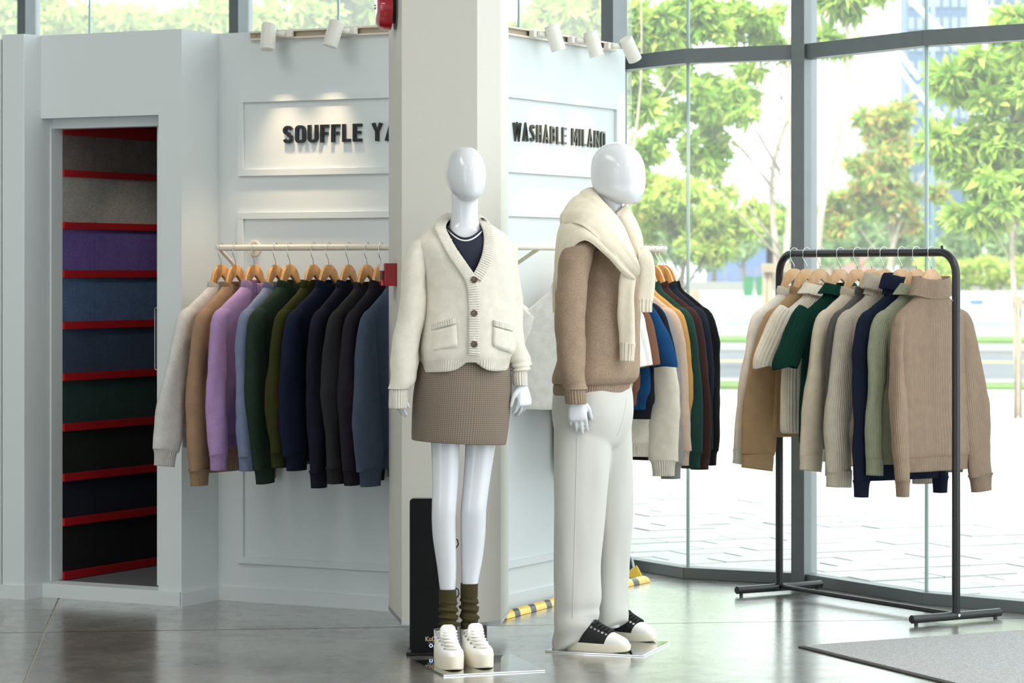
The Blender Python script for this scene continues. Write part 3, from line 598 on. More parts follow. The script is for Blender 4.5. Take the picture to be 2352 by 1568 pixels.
def sweater(name, label, cat, group, pos, rz, rgb, W=.25, L=.86, neck=.082, collar='crew', sl=.86, short=False, flare=(.0, .0), sway=(0, 0), bal=.058, rib=0, fold=.012, seed=0, thick=.034, sh=.10, fleck=.14, cuff=True, hem=True, slw=(1, 1), yb=0.0, mh=.028):
    """knit garment hanging from a hook at its origin; -X is the near shoulder on the left rail and the rack"""
    e = tag(empty(name, pos, rz), label, cat, group); key = '%d_%d_%d' % rgb
    mk = knit('knit '+key+(' r%d' % (rib*10000) if rib else ''), rgb, rib=rib, fleck=fleck); mr = knit('rib '+key, rgb, rib=.0068, fleck=fleck, rib_depth=.003)
    zt_ = -.156; zs = zt_-sh; hm = .055 if hem else .012; r = random.Random(seed)
    ph = [r.uniform(0, 6.28) for _ in range(6)]
    def dp(u, v, p):
        z = p.z; g = max(0, min(1, (zs-z)/.45)); front = -math.sin(2*math.pi*u)
        d = fold*g*(.55*math.sin(p.x*26+ph[0]+z*2)+.5*math.sin(p.x*47+ph[1]-z*3))*(abs(front)**.5)
        return d+.004*N3(p, 9, seed)+.0015*N3(p, 30, seed)
    bt = thick
    rings = [(0, yb, -L+hm, W*.93, bt*1.1, 0, 2.6), (0, yb, -L+hm+.03, W*.985, bt*1.22, 0, 2.5), (0, yb*.8, -L*.72, W*.97, bt*1.1, 0, 2.4), (0, yb*.5, -L*.52, W*.93, bt, 0, 2.3), (0, 0, zs-.10, W*.93, bt, 0, 2.3),
             (0, 0, zs-.03, W*.96, bt*.97, 0, 2.2), (0, 0, zs+.012, W*.90, bt*.95, 0, 2.2), (0, 0, zt_-sh*.52, W*.66, bt*.95, 0, 2.1), (0, 0, zt_-sh*.2, W*.43, bt*.97, 0, 2), (0, 0, zt_, neck*.98, bt*.98, 0, 2)]
    body = loft(rings, 44, 5, dp, cap=(False, False)).build('body', mk, e, smooth=True, world=False)
    if hem:
        hr = [(0, yb, -L, W*.88, bt*.98, 0, 2.6), (0, yb, -L+.004, W*.895, bt*1.06, 0, 2.6), (0, yb, -L+hm*.5, W*.90, bt*1.08, 0, 2.6), (0, yb, -L+hm+.004, W*.935, bt*1.12, 0, 2.6)]
        loft(hr, 44, 3, dp, cap=(False, False)).build('hem_band', mr, e, smooth=True, world=False)
    # collar
    def cd(u, v, p): return .0008*math.sin(2*math.pi*u*46)
    def dip(dz):
        def f(p):
            p = Vector(p)
            if p.y < 0: p.z -= dz*min(1, -p.y/(bt*.9))*max(0, 1-(abs(p.x)/neck)**2)
            return p
        return f
    if collar == 'crew':
        cr_ = [(0, 0, zt_-.012, neck*1.02, bt*1.02, 0, 2), (0, 0, zt_, neck*1.01, bt*1.04, 0, 2), (0, 0, zt_+.014, neck*.96, bt, 0, 2), (0, 0, zt_+.02, neck*.93, bt*.92, 0, 2), (0, 0, zt_+.012, neck*.9, bt*.85, 0, 2), (0, 0, zt_-.02, neck*.9, bt*.8, 0, 2)]
        po = dip(.022)
    elif collar == 'mock':
        cr_ = [(0, 0, zt_-.012, neck*1.04, bt*1.05, 0, 2), (0, 0, zt_+.01, neck*.99, bt*1.03, 0, 2), (0, 0, zt_+mh*.87, neck*.9, bt*.95, 0, 2.1), (0, 0, zt_+mh, neck*.87, bt*.86, 0, 2.1), (0, 0, zt_+mh*.75, neck*.84, bt*.8, 0, 2), (0, 0, zt_-.01, neck*.85, bt*.78, 0, 2)]
        po = dip(.016)
    elif collar == 'turtle':
        cr_ = [(0, 0, zt_-.01, neck*1.0, bt*1.0, 0, 2), (0, 0, zt_+.008, neck*.92, bt*1.0, 0, 2), (0, 0, zt_+.012, neck*1.06, bt*1.3, 0, 2), (0, 0, zt_+.02, neck*1.08, bt*1.36, 0, 2.2), (0, 0, zt_+.055, neck*.97, bt*1.22, 0, 2.2), (0, 0, zt_+.07, neck*.9, bt*1.05, 0, 2.2), (0, 0, zt_+.072, neck*.82, bt*.85, 0, 2), (0, 0, zt_+.02, neck*.8, bt*.75, 0, 2)]
        po = dip(.018)
    else:                                       # polo: turned-down collar
        cr_ = [(0, 0, zt_-.01, neck*1.0, bt*1.0, 0, 2), (0, 0, zt_-.012, neck*1.32, bt*1.34, 0, 2.2), (0, 0, zt_-.004, neck*1.3, bt*1.34, 0, 2.2), (0, 0, zt_+.024, neck*1.0, bt*1.12, 0, 2.1), (0, 0, zt_+.034, neck*.9, bt*.98, 0, 2), (0, 0, zt_+.024, neck*.84, bt*.86, 0, 2), (0, 0, zt_-.02, neck*.84, bt*.8, 0, 2)]
        po = dip(.014)
    loft(cr_, 60, 3, cd if collar != 'polo' else None, cap=(False, False), post=po).build('collar', mr if collar != 'polo' else mk, e, smooth=True, world=False)
    for i, s_ in enumerate((-1, 1)):
        fl, sw = flare[i], sway[i]; kw = slw[i]
        def ds(u, v, p, s_=s_):
            return (.006*N3(p, 6, seed+5*s_)+.003*N3(p, 17, seed+s_)+.0035*math.sin(6.28*(3*u)+ph[3]+2*math.sin(v*4+ph[5]))*math.sin(v*3.1))*min(1, v*4)
        if short:
            rg_ = [(s_*W*.80, 0, zs+.02, .05, .028, 0, 2.2), (s_*W*.93, 0, zs-.02, .062, .030, 0, 2.2), (s_*(W*1.03+fl*.4), sw*.4, zs-.09, .060, .030, 0, 2.2), (s_*(W*1.13+fl), sw, zs-.185, .057, .029, 0, 2.3), (s_*(W*1.15+fl), sw, zs-.205, .056, .027, 0, 2.3)]
            slv = loft(rg_, 24, 5, ds, side=(1, 0, 0), cap=(True, True)).build('sleeve', mk, e, smooth=True, world=False)
            continue
        n_ = 8; rg_ = [(s_*W*.66, 0, zs+.015, .025, .018, 0, 2.1), (s_*W*.84, sw*.02, zs-.018, .038*kw, .026, 0, 2.1)]
        zE = -sl+.06; pk = r.uniform(.55, .72); kn = r.uniform(-.012, .014)
        for k in range(1, n_+1):
            v = k/n_; x = s_*(W*(.90+.05*math.sin(v*2.6))+fl*v**1.2+kn*math.exp(-((v-pk)/.16)**2))
            q = v/pk if v < pk else 1-(v-pk)/(1-pk)*.42
            w = kw*(.044+(bal-.044)*(math.sin(min(1, q)*math.pi/2)**1.1))
            rg_.append((x, sw*v**.8, zs-.045+(zE-zs+.045)*v, w, .026+.008*math.sin(v*2.8), .12*math.sin(v*5+ph[4]), 2.1))
        slv = loft(rg_, 28, 4, ds, side=(1, 0, 0), cap=(True, False)).build('sleeve', mk, e, smooth=True, world=False)
        xe = rg_[-1][0]; we = rg_[-1][3]
        cf = [(xe, sw, zE+.004, we*.96, .033, 0, 2.3), (xe+s_*fl*.02, sw, zE-.012, we*.80, .030, 0, 2.4), (xe+s_*fl*.06, sw, zE-.045, we*.74, .028, 0, 2.4), (xe+s_*fl*.08, sw, zE-.062, we*.74, .027, 0, 2.4)]
        if not cuff: cf = [(xe, sw, zE+.004, we*.99, .034, 0, 2.3), (xe, sw, zE-.03, we*.97, .031, 0, 2.4), (xe+s_*fl*.08, sw, zE-.062, we*.97, .03, 0, 2.4)]
        loft(cf, 40, 3, None, side=(1, 0, 0), cap=(False, True)).build('cuff', mr if cuff else mk, slv, smooth=True, world=False)
    return e
ANG_L = math.atan2(ev.y, ev.x); ANG_R = math.atan2(eu.y, eu.x); ANG_K = math.atan2(rg.y, rg.x)
# --- left wall rail
LA = PA-ev*DR
left = [  # hook px, colour words, rgb, kw, yaw
 (508, 'light grey melange', (196, 193, 190), dict(W=.26, L=.80, flare=(.10, 0), sl=.865, bal=.068, slw=(1.1, .9)), -6),
 (541, 'tan brown', (150, 122, 98), dict(W=.26, L=.90, flare=(.0, -.02), sl=.945, bal=.062, neck=.085), -3),
 (584, 'lilac', (164, 134, 180), dict(W=.265, L=.80, flare=(.02, -.02), sl=.88, bal=.045, sway=(-.03, 0), collar='mock'), -5),
 (633, 'periwinkle blue', (112, 124, 152), dict(W=.255, L=.82, flare=(.0, -.02), sl=.88, bal=.048, sway=(-.02, 0)), 0),
 (666, 'bottle green', (37, 54, 43), dict(W=.26, L=.86, flare=(-.06, -.02), sl=.93, bal=.068, collar='mock', sway=(-.01, 0)), -4),
 (720, 'olive green', (50, 52, 22), dict(W=.255, L=.84, flare=(.01, -.02), sl=.86, bal=.074, sway=(-.02, 0), collar='mock'), -3),
 (755, 'royal navy', (22, 29, 50), dict(W=.26, L=.84, flare=(-.01, -.02), sl=.87, bal=.075, sway=(-.02, 0), collar='mock'), -6),
 (800, 'midnight navy', (26, 28, 42), dict(W=.26, L=.87, flare=(-.02, -.02), sl=.935, bal=.05, sway=(0, 0), collar='mock'), 0),
 (843, 'charcoal', (44, 44, 45), dict(W=.25, L=.88, flare=(.0, -.02), sl=.915, bal=.072, sway=(-.02, 0)), -4),
 (875, 'black plum', (38, 34, 44), dict(W=.255, L=.87, flare=(-.02, -.02), sl=.92, bal=.06, collar='mock'), 0),
 (917, 'slate blue', (66, 78, 96), dict(W=.255, L=.86, flare=(-.01, -.02), sl=.92, bal=.08, sway=(-.02, 0)), -4)]
for i, (px, cn, rgb, kw, yaw) in enumerate(left):
    u = hit(px, LA, eu); p = LA+eu*u+Vector((0, 0, RZ)); rz = ANG_L+math.radians(yaw); hp_ = p+Vector((0, 0, .0))
    hanger('honey', hp_, rz, 'honey wooden hanger holding the %s sweater on the wall rail' % cn, 'wooden hangers on the left wall rail')
    sweater('hanging_sweater', '%s wool sweater hanging on the left wall rail' % cn, 'sweater', 'sweaters on the left wall rail', p, rz, rgb, seed=i+1, thick=.028, sh=.115, **kw)
# --- right wall rail
LB = PB+eu*DR
right = [ # offset along rail, words, rgb, kw, yaw
 (-.10, 'off-white boxy', (242, 240, 234), dict(W=.235, L=.665, short=True, flare=(.02, .0), cuff=False, hem=False, neck=.09), 4),
 (.03, 'white short-sleeved', (236, 234, 230), dict(W=.21, L=.64, short=True, cuff=False), 0),
 (.09, 'cocoa brown short-sleeved', (120, 84, 66), dict(W=.215, L=.64, short=True), 0),
 (.15, 'bright blue short-sleeved', (24, 66, 110), dict(W=.225, L=.66, short=True, flare=(0, .03)), 4),
 (.21, 'black short-sleeved', (30, 34, 40), dict(W=.225, L=.70, short=True, flare=(0, .01)), 0),
 (.29, 'cream long-sleeved', (226, 218, 202), dict(W=.215, L=.86, sl=.935, flare=(0, .02), bal=.07), 3),
 (.36, 'mid grey long-sleeved', (140, 140, 140), dict(W=.22, L=.86, sl=.95, flare=(0, .02), bal=.06), 0),
 (.435, 'pinkish beige long-sleeved', (200, 176, 158), dict(W=.22, L=.87, sl=.90, flare=(0, .025), bal=.058), 0),
 (.505, 'ochre long-sleeved', (192, 150, 88), dict(W=.215, L=.80, sl=.86, flare=(0, -.01), bal=.05), 0),
 (.57, 'forest green long-sleeved', (34, 66, 60), dict(W=.22, L=.88, sl=.92, flare=(0, .015), bal=.058), 0),
 (.65, 'dark brown long-sleeved', (62, 42, 40), dict(W=.22, L=.90, sl=.93, flare=(0, .02), bal=.056), 0),
 (.735, 'dark navy long-sleeved', (34, 40, 54), dict(W=.215, L=.88, sl=.91, flare=(0, .0), bal=.05), 0),
 (.775, 'jet black long-sleeved', (24, 25, 28), dict(W=.23, L=.86, sl=.92, flare=(0, .0), bal=.045), 0)]
for i, (tt, cn, rgb, kw, yaw) in enumerate(right):
    p = LB+ev*min(tt+.388, rt1-.02)+Vector((0, 0, RZ)); rz = ANG_R+math.radians(yaw)
    hanger('honey', p, rz, 'wooden hanger holding the %s top beside the window' % cn, 'wooden hangers on the right wall rail')
    sweater('hanging_jumper', '%s knit top on the wall rail behind the man mannequin' % cn, 'sweater', 'knit tops on the right wall rail', p, rz, rgb, seed=i+31, thick=.026, fold=.008, fleck=.06, sh=.12, **kw)
# --- free-standing rack
rack = [
 (1828, 'ivory fine-knit', (232, 226, 216), dict(W=.205, L=.72, sl=.885, flare=(.06, 0), bal=.05, cuff=False, hem=False, neck=.085), -4),
 (1857, 'camel wide-sleeved', (164, 136, 102), dict(W=.205, L=.78, sl=.90, flare=(.05, 0), bal=.085, cuff=False, hem=False, fold=.02), -5),
 (1888, 'cream ribbed short-sleeved polo', (234, 224, 206), dict(W=.20, L=.76, short=True, collar='polo', rib=.014, flare=(.05, .02), hem=False), -2),
 (1934, 'dark green ribbed short-sleeved polo', (12, 52, 42), dict(W=.21, L=.80, short=True, collar='polo', rib=.014, flare=(.045, .02), hem=False), 0),
 (1973, 'oatmeal', (206, 194, 172), dict(W=.20, L=.80, sl=.885, flare=(.045, 0), bal=.052, cuff=False), -2),
 (2006, 'charcoal grey fine-knit', (88, 84, 84), dict(W=.20, L=.80, sl=.90, flare=(.01, 0), bal=.03, cuff=False), 0),
 (2034, 'pale greige turtleneck', (194, 184, 168), dict(W=.215, L=.80, sl=.94, flare=(.02, 0), bal=.056, collar='turtle', neck=.1, rib=.007, cuff=False, slw=(1.1, 1)), -3),
 (2075, 'navy turtleneck', (26, 34, 52), dict(W=.215, L=.91, sl=.97, flare=(.02, 0), bal=.036, collar='turtle', neck=.1, rib=.007, sway=(-.02, 0)), 0),
 (2109, 'sage green polo', (146, 150, 126), dict(W=.205, L=.84, sl=.88, flare=(.015, 0), bal=.032, collar='polo', rib=.006, cuff=False), -2),
 (2143, 'taupe ribbed mock-neck', (150, 130, 112), dict(W=.215, L=.865, sl=.955, flare=(-.01, .07), bal=.062, collar='mock', rib=.007, slw=(.5, 1.15), sway=(-.03, -.01), neck=.115, mh=.062), 6)]
for i, (px, cn, rgb, kw, yaw) in enumerate(rack):
    u = hit(px-4, rl, rd); p = rl+rd*u+Vector((0, 0, RKZ)); rz = ANG_K+math.radians(yaw)
    hanger('pale', p+Vector((0, 0, .004)), rz, 'pale wooden hanger holding the %s knit on the black rack' % cn, 'pale wooden hangers on the black rack')
    sweater('hanging_knit', '%s sweater hanging on the black rack' % cn, 'sweater', 'knitwear on the black rack', p, rz, rgb, seed=i+61, thick=.036, fleck=.08, sh=.105, **{'fold': .010, **kw})
# ================================================================= mannequins
def px_of(p): return (p.x/p.y*F+CX, HY-(p.z-H)/p.y*F)
def rp(Y0, rot, f):
    """ring maker: (row, centre px, half width px, depth half b, dy, forward shift, exponent) -> loft ring"""
    def mk(row, c, h, b, dy=0, fwd=0, n=2.2):
        Y = Y0+dy; k = Y/F; hw = h*k; s = math.sin(rot)*b; a = math.sqrt(max(hw*hw-s*s, (hw*.55)**2))/max(.3, math.cos(rot)) if rot else hw
        return ((c-CX)*k+f.x*fwd*0, Y+f.y*fwd, ZA(row, Y), a, b, rot, n)
    return mk
def front_y(rings, x, z, sub=6):
    D = dense(rings, sub); zs = D[:, 2]; o = np.argsort(zs); R_ = np.array([np.interp(z, zs[o], D[o, k]) for k in range(7)])
    th = np.linspace(0, 2*math.pi, 241); e = 2/R_[6]; ct, st = np.cos(th), np.sin(th)
    lx = R_[3]*np.sign(ct)*np.abs(ct)**e; ly = R_[4]*np.sign(st)*np.abs(st)**e
    X = R_[0]+lx*math.cos(R_[5])-ly*math.sin(R_[5]); Y = R_[1]+lx*math.sin(R_[5])+ly*math.cos(R_[5])
    m = Y < R_[1]+.02; X, Y = X[m], Y[m]; w = np.abs(X-x); return float(Y[np.argmin(w+.02*(Y-Y.min()))])
def on_front(rings, px, py, Y0, off=0):
    p = PT(px, py, Y0)
    for _ in range(3): y = front_y(rings, p.x, p.z); p = PT(px, py, y)
    return PT(px, py, p.y-off)
def hand(mb, w, dn, lat, nrm, s=1.0, thumb=1, curl=.35, spread=.0):
    """palm and five fingers; w wrist, dn along the fingers, lat towards the thumb side * thumb"""
    dn, lat, nrm = dn.normalized(), lat.normalized(), nrm.normalized()
    def ring(q, a, b): return (*q, a*s, b*s, 0, 2.4)
    pal = [ring(w-dn*.05*s, .024, .020), ring(w, .023, .017), ring(w+dn*.03*s, .033, .0165), ring(w+dn*.065*s, .040, .0155), ring(w+dn*.092*s, .040, .0125), ring(w+dn*.102*s, .034, .009)]
    m = loft(pal, 20, 3, side=lat); mb.add(m.v, m.f)
    for k, (o, L, r) in enumerate(((.031, .068, .0092), (.0105, .077, .0096), (-.0105, .072, .0092), (-.0305, .056, .0082))):
        b = w+dn*(.088-.006*abs(k-1))*s+lat*(o*s*thumb); p = b-dn*.012*s; ang = 0; path = [(*p, r*s, r*s, 0, 2)]
        ln = L*s; d = dn+lat*(spread*(1.3-k)*thumb)
        for j, fr in enumerate((.18, .44, .3, .2)):
            ang += curl*(.35 if j == 0 else .75)*(1+.12*k); dd = (d*math.cos(ang)+nrm*math.sin(ang)).normalized(); p = p+dd*(ln*fr)
            path.append((*p, r*s*(1-.08*j), r*s*(1-.08*j), 0, 2))
        path.append((*(p+dd*.004*s), r*s*.35, r*s*.35, 0, 2)); m = loft(path, 12, 3, side=lat); mb.add(m.v, m.f)
    b = w+dn*.022*s+lat*(.022*s*thumb); d = (dn*.75+lat*(.62*thumb)+nrm*.25).normalized(); d2 = (dn*.95+lat*(.18*thumb)+nrm*.35).normalized()
    q = [b-d*.012*s, b+d*.022*s, b+d*.042*s, b+d*.042*s+d2*.03*s, b+d*.042*s+d2*.05*s, b+d*.042*s+d2*.054*s]
    m = loft([(*p, r*s, r*s, 0, 2) for p, r in zip(q, (.013, .0125, .0105, .0092, .0075, .003))], 12, 3, side=lat); mb.add(m.v, m.f)
def solid(name, mb, m, parent, voxel=.0035, it=6):
    o = mb.build(name, m, parent, smooth=True)
    md = o.modifiers.new('r', 'REMESH'); md.mode = 'VOXEL'; md.voxel_size = voxel; md.use_smooth_shade = True
    sm = o.modifiers.new('s', 'SMOOTH'); sm.iterations = it; sm.factor = .5
    dg = bpy.context.evaluated_depsgraph_get(); me = bpy.data.meshes.new_from_object(o.evaluated_get(dg)); o.modifiers.clear(); old = o.data; o.data = me; bpy.data.meshes.remove(old)
    me.shade_smooth(); return o
def join(mb, *lofts):
    for l in lofts: mb.add(l.v, l.f)
M_RIBY = lambda n, rgb: knit(n, rgb, rib=.0085, rib_depth=.003, axis='Y')
# ---------------------------------------------------------------- the woman
YW = 9.86; rotW = math.radians(15); fW = Vector((math.sin(rotW), -math.cos(rotW), 0)); sW = Vector((math.cos(rotW), math.sin(rotW), 0))
woman = tag(empty('mannequin', G(1068, 1524)), 'white faceless woman mannequin in cream cardigan, checked mini skirt and white high-tops', 'mannequin')
w = rp(YW, rotW, fW); w0 = rp(YW, 0, fW); mb = MB()
head = [w(337, 1068, 3, .008, 0, .0), w(340, 1068, 17, .04), w(348, 1068.5, 28, .066), w(362, 1069, 37, .086), w(382, 1069.5, 44, .100), w(402, 1070, 45.5, .104), w(420, 1071, 43.5, .101, 0, .004), w(434, 1072.5, 39, .093, 0, .010), w(446, 1074.5, 32, .078, 0, .022), w(455, 1076.5, 23, .056, 0, .036), w(461, 1077.5, 10, .028, 0, .048)]
neckr = [w(415, 1067, 27, .052, .012), w(450, 1067, 30, .052, .012), w(480, 1067, 30, .052, .016), w(505, 1067, 32, .056, .02), w(525, 1068, 42, .064, .02), w(545, 1068, 62, .08, .015), w(565, 1068, 86, .085, .01), w(620, 1070, 86, .10), w(700, 1072, 80, .10), w(760, 1070, 72, .09), w(830, 1066, 84, .105), w(900, 1064, 96, .115), w(960, 1063, 95, .11), w(985, 1063, 70, .08)]
lL = [w0(940, 1026, 40, .06, -.02), w0(1020, 1023, 33, .052, -.03), w0(1100, 1023, 30, .046, -.035), w0(1165, 1020, 28.5, .044, -.04), w0(1200, 1019, 27.5, .043, -.035), w0(1240, 1021, 26.5, .043, -.025), w0(1300, 1026, 22.5, .037, -.015), w0(1350, 1028, 18.5, .031, -.01), w0(1400, 1029, 14, .024, -.01), w0(1440, 1030, 14, .024, -.015), w0(1500, 1030, 14, .025, -.03)]
lR = [w0(940, 1104, 42, .06, .03), w0(1020, 1103, 35, .052, .02), w0(1100, 1095, 31, .046, .01), w0(1165, 1088, 29.5, .044, .0), w0(1200, 1087, 29, .043, .005), w0(1240, 1086, 28, .043, .015), w0(1290, 1083, 24, .037, .02), w0(1340, 1079, 18.5, .031, .02), w0(1390, 1078, 14, .024, .02), w0(1440, 1080, 14, .024, .01), w0(1500, 1084, 14, .025, -.01)]
aL = [w0(560, 975, 20, .04, -.03), w0(640, 958, 23, .04, -.045), w0(760, 940, 20, .035, -.065), w0(860, 922, 16, .028, -.085), w0(905, 915, 14, .024, -.10)]
aR = [w0(560, 1150, 20, .04, .05), w0(640, 1165, 23, .04, .06), w0(760, 1180, 20, .035, .05), w0(850, 1195, 15, .026, .02), w0(885, 1199, 12, .02, .005)]
join(mb, loft(head, 40, 4), loft(neckr, 40, 4), loft(lL, 28, 4), loft(lR, 28, 4), loft(aL, 20, 4), loft(aR, 20, 4))
hand(mb, PT(914, 898, YW-.10), Vector((.05, -.05, -1)), Vector((.75, -.55, 0)), Vector((.6, .6, 0)), .60, 1, .3)
hand(mb, PT(1199, 880, YW), Vector((.14, -.12, -1)), Vector((-.65, -.6, 0)), Vector((-.5, .5, .0)), .80, 1, .42, .10)
solid('body', mb, M_GLOSSW, woman)
CREAM = (218, 213, 200); mkC = knit('cream cardigan knit', CREAM, fleck=.05); mrC = knit('cream cardigan rib', CREAM, rib=.0085, rib_depth=.003, fleck=.05)
cb = [w(829, 1066, 107, .150), w(815, 1068, 110, .158), w(795, 1072, 114, .158), w(740, 1077, 110, .150), w(680, 1077, 105, .145), w(630, 1073, 106, .142), (w(585, 1068, 113, .130)), w(560, 1066, 112, .112), w(540, 1065, 98, .098, .01), w(524, 1064, 76, .088, .015), w(511, 1064, 56, .08, .02), w(500, 1064, 45, .07, .03)]
Vpoly = [(1012, 470), (1118, 470), (1122, 530), (1112, 580), (1090, 636), (1066, 602), (1042, 562), (1022, 525)]
def inpoly(p, poly):
    x, y = p; c = False; n = len(poly)
    for i in range(n):
        x1, y1 = poly[i]; x2, y2 = poly[i-1]
        if (y1 > y) != (y2 > y) and x < (x2-x1)*(y-y1)/(y2-y1)+x1: c = not c
    return c
def keepC(p): return not (p.y < YW+.01 and inpoly(px_of(p), Vpoly))
def dC(u, v, p):
    q = px_of(p); low = max(0, min(1, (q[1]-600)/150))
    return .004*N3(p, 7, 2)+.0025*N3(p, 18, 3)+low*.006*math.sin((p.x)*38+1.0+p.z*4)
card = loft(cb, 110, 8, dC, cap=(False, False), keep=keepC).build('cardigan', mkC, woman, smooth=True)
tag(card, 'cream wool cardigan with brown buttons and two patch pockets')
def hemlift(p):
    q = px_of(p); p = Vector(p)
    if p.y < YW: p.z += .036*math.exp(-((q[0]-1082)/26)**2)-.006*max(0, (1040-q[0])/80)
    return p
hr = [w(850, 1065, 104, .140), w(848, 1065.5, 106.5, .148), w(836, 1066, 107, .152), w(824, 1067, 108.5, .155)]
loft(hr, 110, 4, dC, cap=(False, False), post=hemlift).build('hem_band', mrC, card, smooth=True)
def dSl(u, v, p): return .005*N3(p, 9, 8)+.003*N3(p, 24, 9)+.004*math.sin(v*17)*math.sin(u*6.28+1)
sl1 = [w0(548, 978, 16, .05, -.02, 0), w0(560, 968, 28, .06, -.03), w0(600, 958, 30, .066, -.04), w0(650, 951, 30, .066, -.05), w0(720, 945, 32.5, .066, -.06), w0(780, 935, 33.5, .066, -.07), w0(840, 927, 31, .062, -.085), w0(875, 922, 29, .055, -.095), w0(892, 917, 25, .046, -.10)]
loft(sl1, 36, 6, dSl, cap=(True, False)).build('sleeve', mkC, card, smooth=True)
loft([w0(886, 917, 21, .039, -.10), w0(900, 916, 22.5, .042, -.10), w0(930, 915, 22.5, .040, -.10), w0(937, 915, 21.5, .038, -.10), w0(934, 915, 18, .032, -.10), w0(900, 916, 18, .032, -.10)], 60, 3, cap=(False, False)).build('cuff', mrC, card, smooth=True)
sl2 = [w0(548, 1146, 16, .05, .05), w0(562, 1156, 28, .06, .06), w0(600, 1163, 28, .064, .065), w0(660, 1170, 27, .066, .07), w0(720, 1174, 27, .066, .065), w0(780, 1180, 27, .064, .055), w0(815, 1186, 28, .058, .04), w0(838, 1193, 24, .05, .03), w0(852, 1197, 17, .04, .015)]
loft(sl2, 36, 6, lambda u, v, p: dSl(u, v, p)+.007*max(0, v-.75)*4*math.sin(v*75+u*6.28), cap=(True, False)).build('sleeve', mkC, card, smooth=True)
loft([w0(842, 1196, 13, .026, .01), w0(858, 1194, 17.5, .032, .005), w0(880, 1195, 17, .031, .0), w0(885, 1196, 16, .03, .0), w0(880, 1196, 13, .025, .0), w0(855, 1196, 13, .025, 0)], 60, 3, cap=(False, False)).build('cuff', mrC, card, smooth=True)
mpl = M_RIBY('cream placket rib', CREAM)
def band(pts, half, b=.0055, sd=sW):
    P_ = [on_front(cb, x, y, YW, .003) for x, y in pts]
    return loft([(*p, half*YW/F, b, 0, 3) for p in P_], 16, 8, side=sd)
def keepn(seq): return seq
nb = [PT(1060, 494, YW+.075), PT(1040, 496, YW+.06), PT(1020, 503, YW+.03)]
lp = [on_front(cb, x, y, YW, .004) for x, y in ((1011, 521), (1022, 548), (1040, 580), (1062, 612), (1082, 645), (1088, 690), (1089, 750), (1089, 800), (1088, 815))]
loft([(*p, .0205, .0055, 0, 3) for p in nb+lp], 16, 6, side=sW).build('placket', mpl, card, smooth=True)
nb2 = [PT(1060, 494, YW+.075), PT(1085, 496, YW+.07), PT(1106, 504, YW+.05)]
lp2 = [on_front(cb, x, y, YW, .002) for x, y in ((1119, 524), (1123, 552), (1119, 585), (1108, 615), (1094, 640))]
loft([(*p, .0185, .005, 0, 3) for p in nb2+lp2], 16, 6, side=sW).build('placket', mpl, card, smooth=True)
M_BTN = mat('brown horn button', (74, 54, 42), rough=.25, var=(90, .5))
for x, y in ((1089, 642), (1089, 719), (1089, 790)):
    p = on_front(cb, x, y, YW, .011); MB().tube([p, p+fW*.003, p+fW*.0045, p+fW*.0035], [.0115, .0115, .0095, .006], 20).build('button', M_BTN, card, smooth='auto')
def patch(quad, t0, t1, off, m, name):
    """cloth patch on the cardigan front between rows t0..t1 of a px quad (tl, tr, br, bl)"""
    n_ = 10; mb = MB(); vs = []; tl, tr, br, bl = [Vector(q) for q in quad]
    for j in range(n_+1):
        tv = t0+(t1-t0)*j/n_
        for i in range(n_+1):
            tu = i/n_; q = (tl*(1-tu)+tr*tu)*(1-tv)+(bl*(1-tu)+br*tu)*tv; rim = i in (0, n_) or j in (0, n_)
            vs.append(on_front(cb, q.x, q.y, YW, -.004 if rim else off))
    mb.add(vs, [(j*(n_+1)+i, j*(n_+1)+i+1, (j+1)*(n_+1)+i+1, (j+1)*(n_+1)+i) for j in range(n_) for i in range(n_)], [[(i/n_*.1, j/n_*.1), ((i+1)/n_*.1, j/n_*.1), ((i+1)/n_*.1, (j+1)/n_*.1), (i/n_*.1, (j+1)/n_*.1)] for j in range(n_) for i in range(n_)])
    return mb.build(name, m, card, smooth=True)
for q in (((983, 745), (1047, 727), (1053, 797), (990, 812)), ((1131, 733), (1178, 746), (1180, 812), (1129, 797))):
    patch(q, .0, .24, .011, mrC, 'pocket_band'); patch(q, .2, 1, .008, mkC, 'pocket')
# navy top
tb = [w(660, 1072, 88, .125), w(600, 1069, 88, .118), w(570, 1068, 80, .112), w(548, 1068, 66, .098, .004), w(532, 1068, 54, .084, .01), w(515, 1068, 44, .072, .015), w(500, 1068, 40, .066, .02)]
def nl(x): return 548-((x-1069)/44)**2*30
top = loft(tb, 90, 8, cap=(False, False), keep=lambda p: px_of(p)[1] > nl(px_of(p)[0]) or p.y > YW+.02).build('knit_top', mat('navy jersey', (30, 35, 52), rough=.9, bump=(200, .3, .001)), woman, smooth=True)
for dy_, r, m_ in ((0, .0045, 'navy jersey'), (4.5, .0028, None)):
    pts = [on_front(tb, x, nl(x)+dy_, YW, .0015) for x in np.linspace(1027, 1109, 22)]
    MB().tube(pts, r, 8).build('neck_binding' if m_ else 'neck_stripe', MATS[m_] if m_ else mat('white stripe', (236, 236, 232), rough=.8), top, smooth=True)
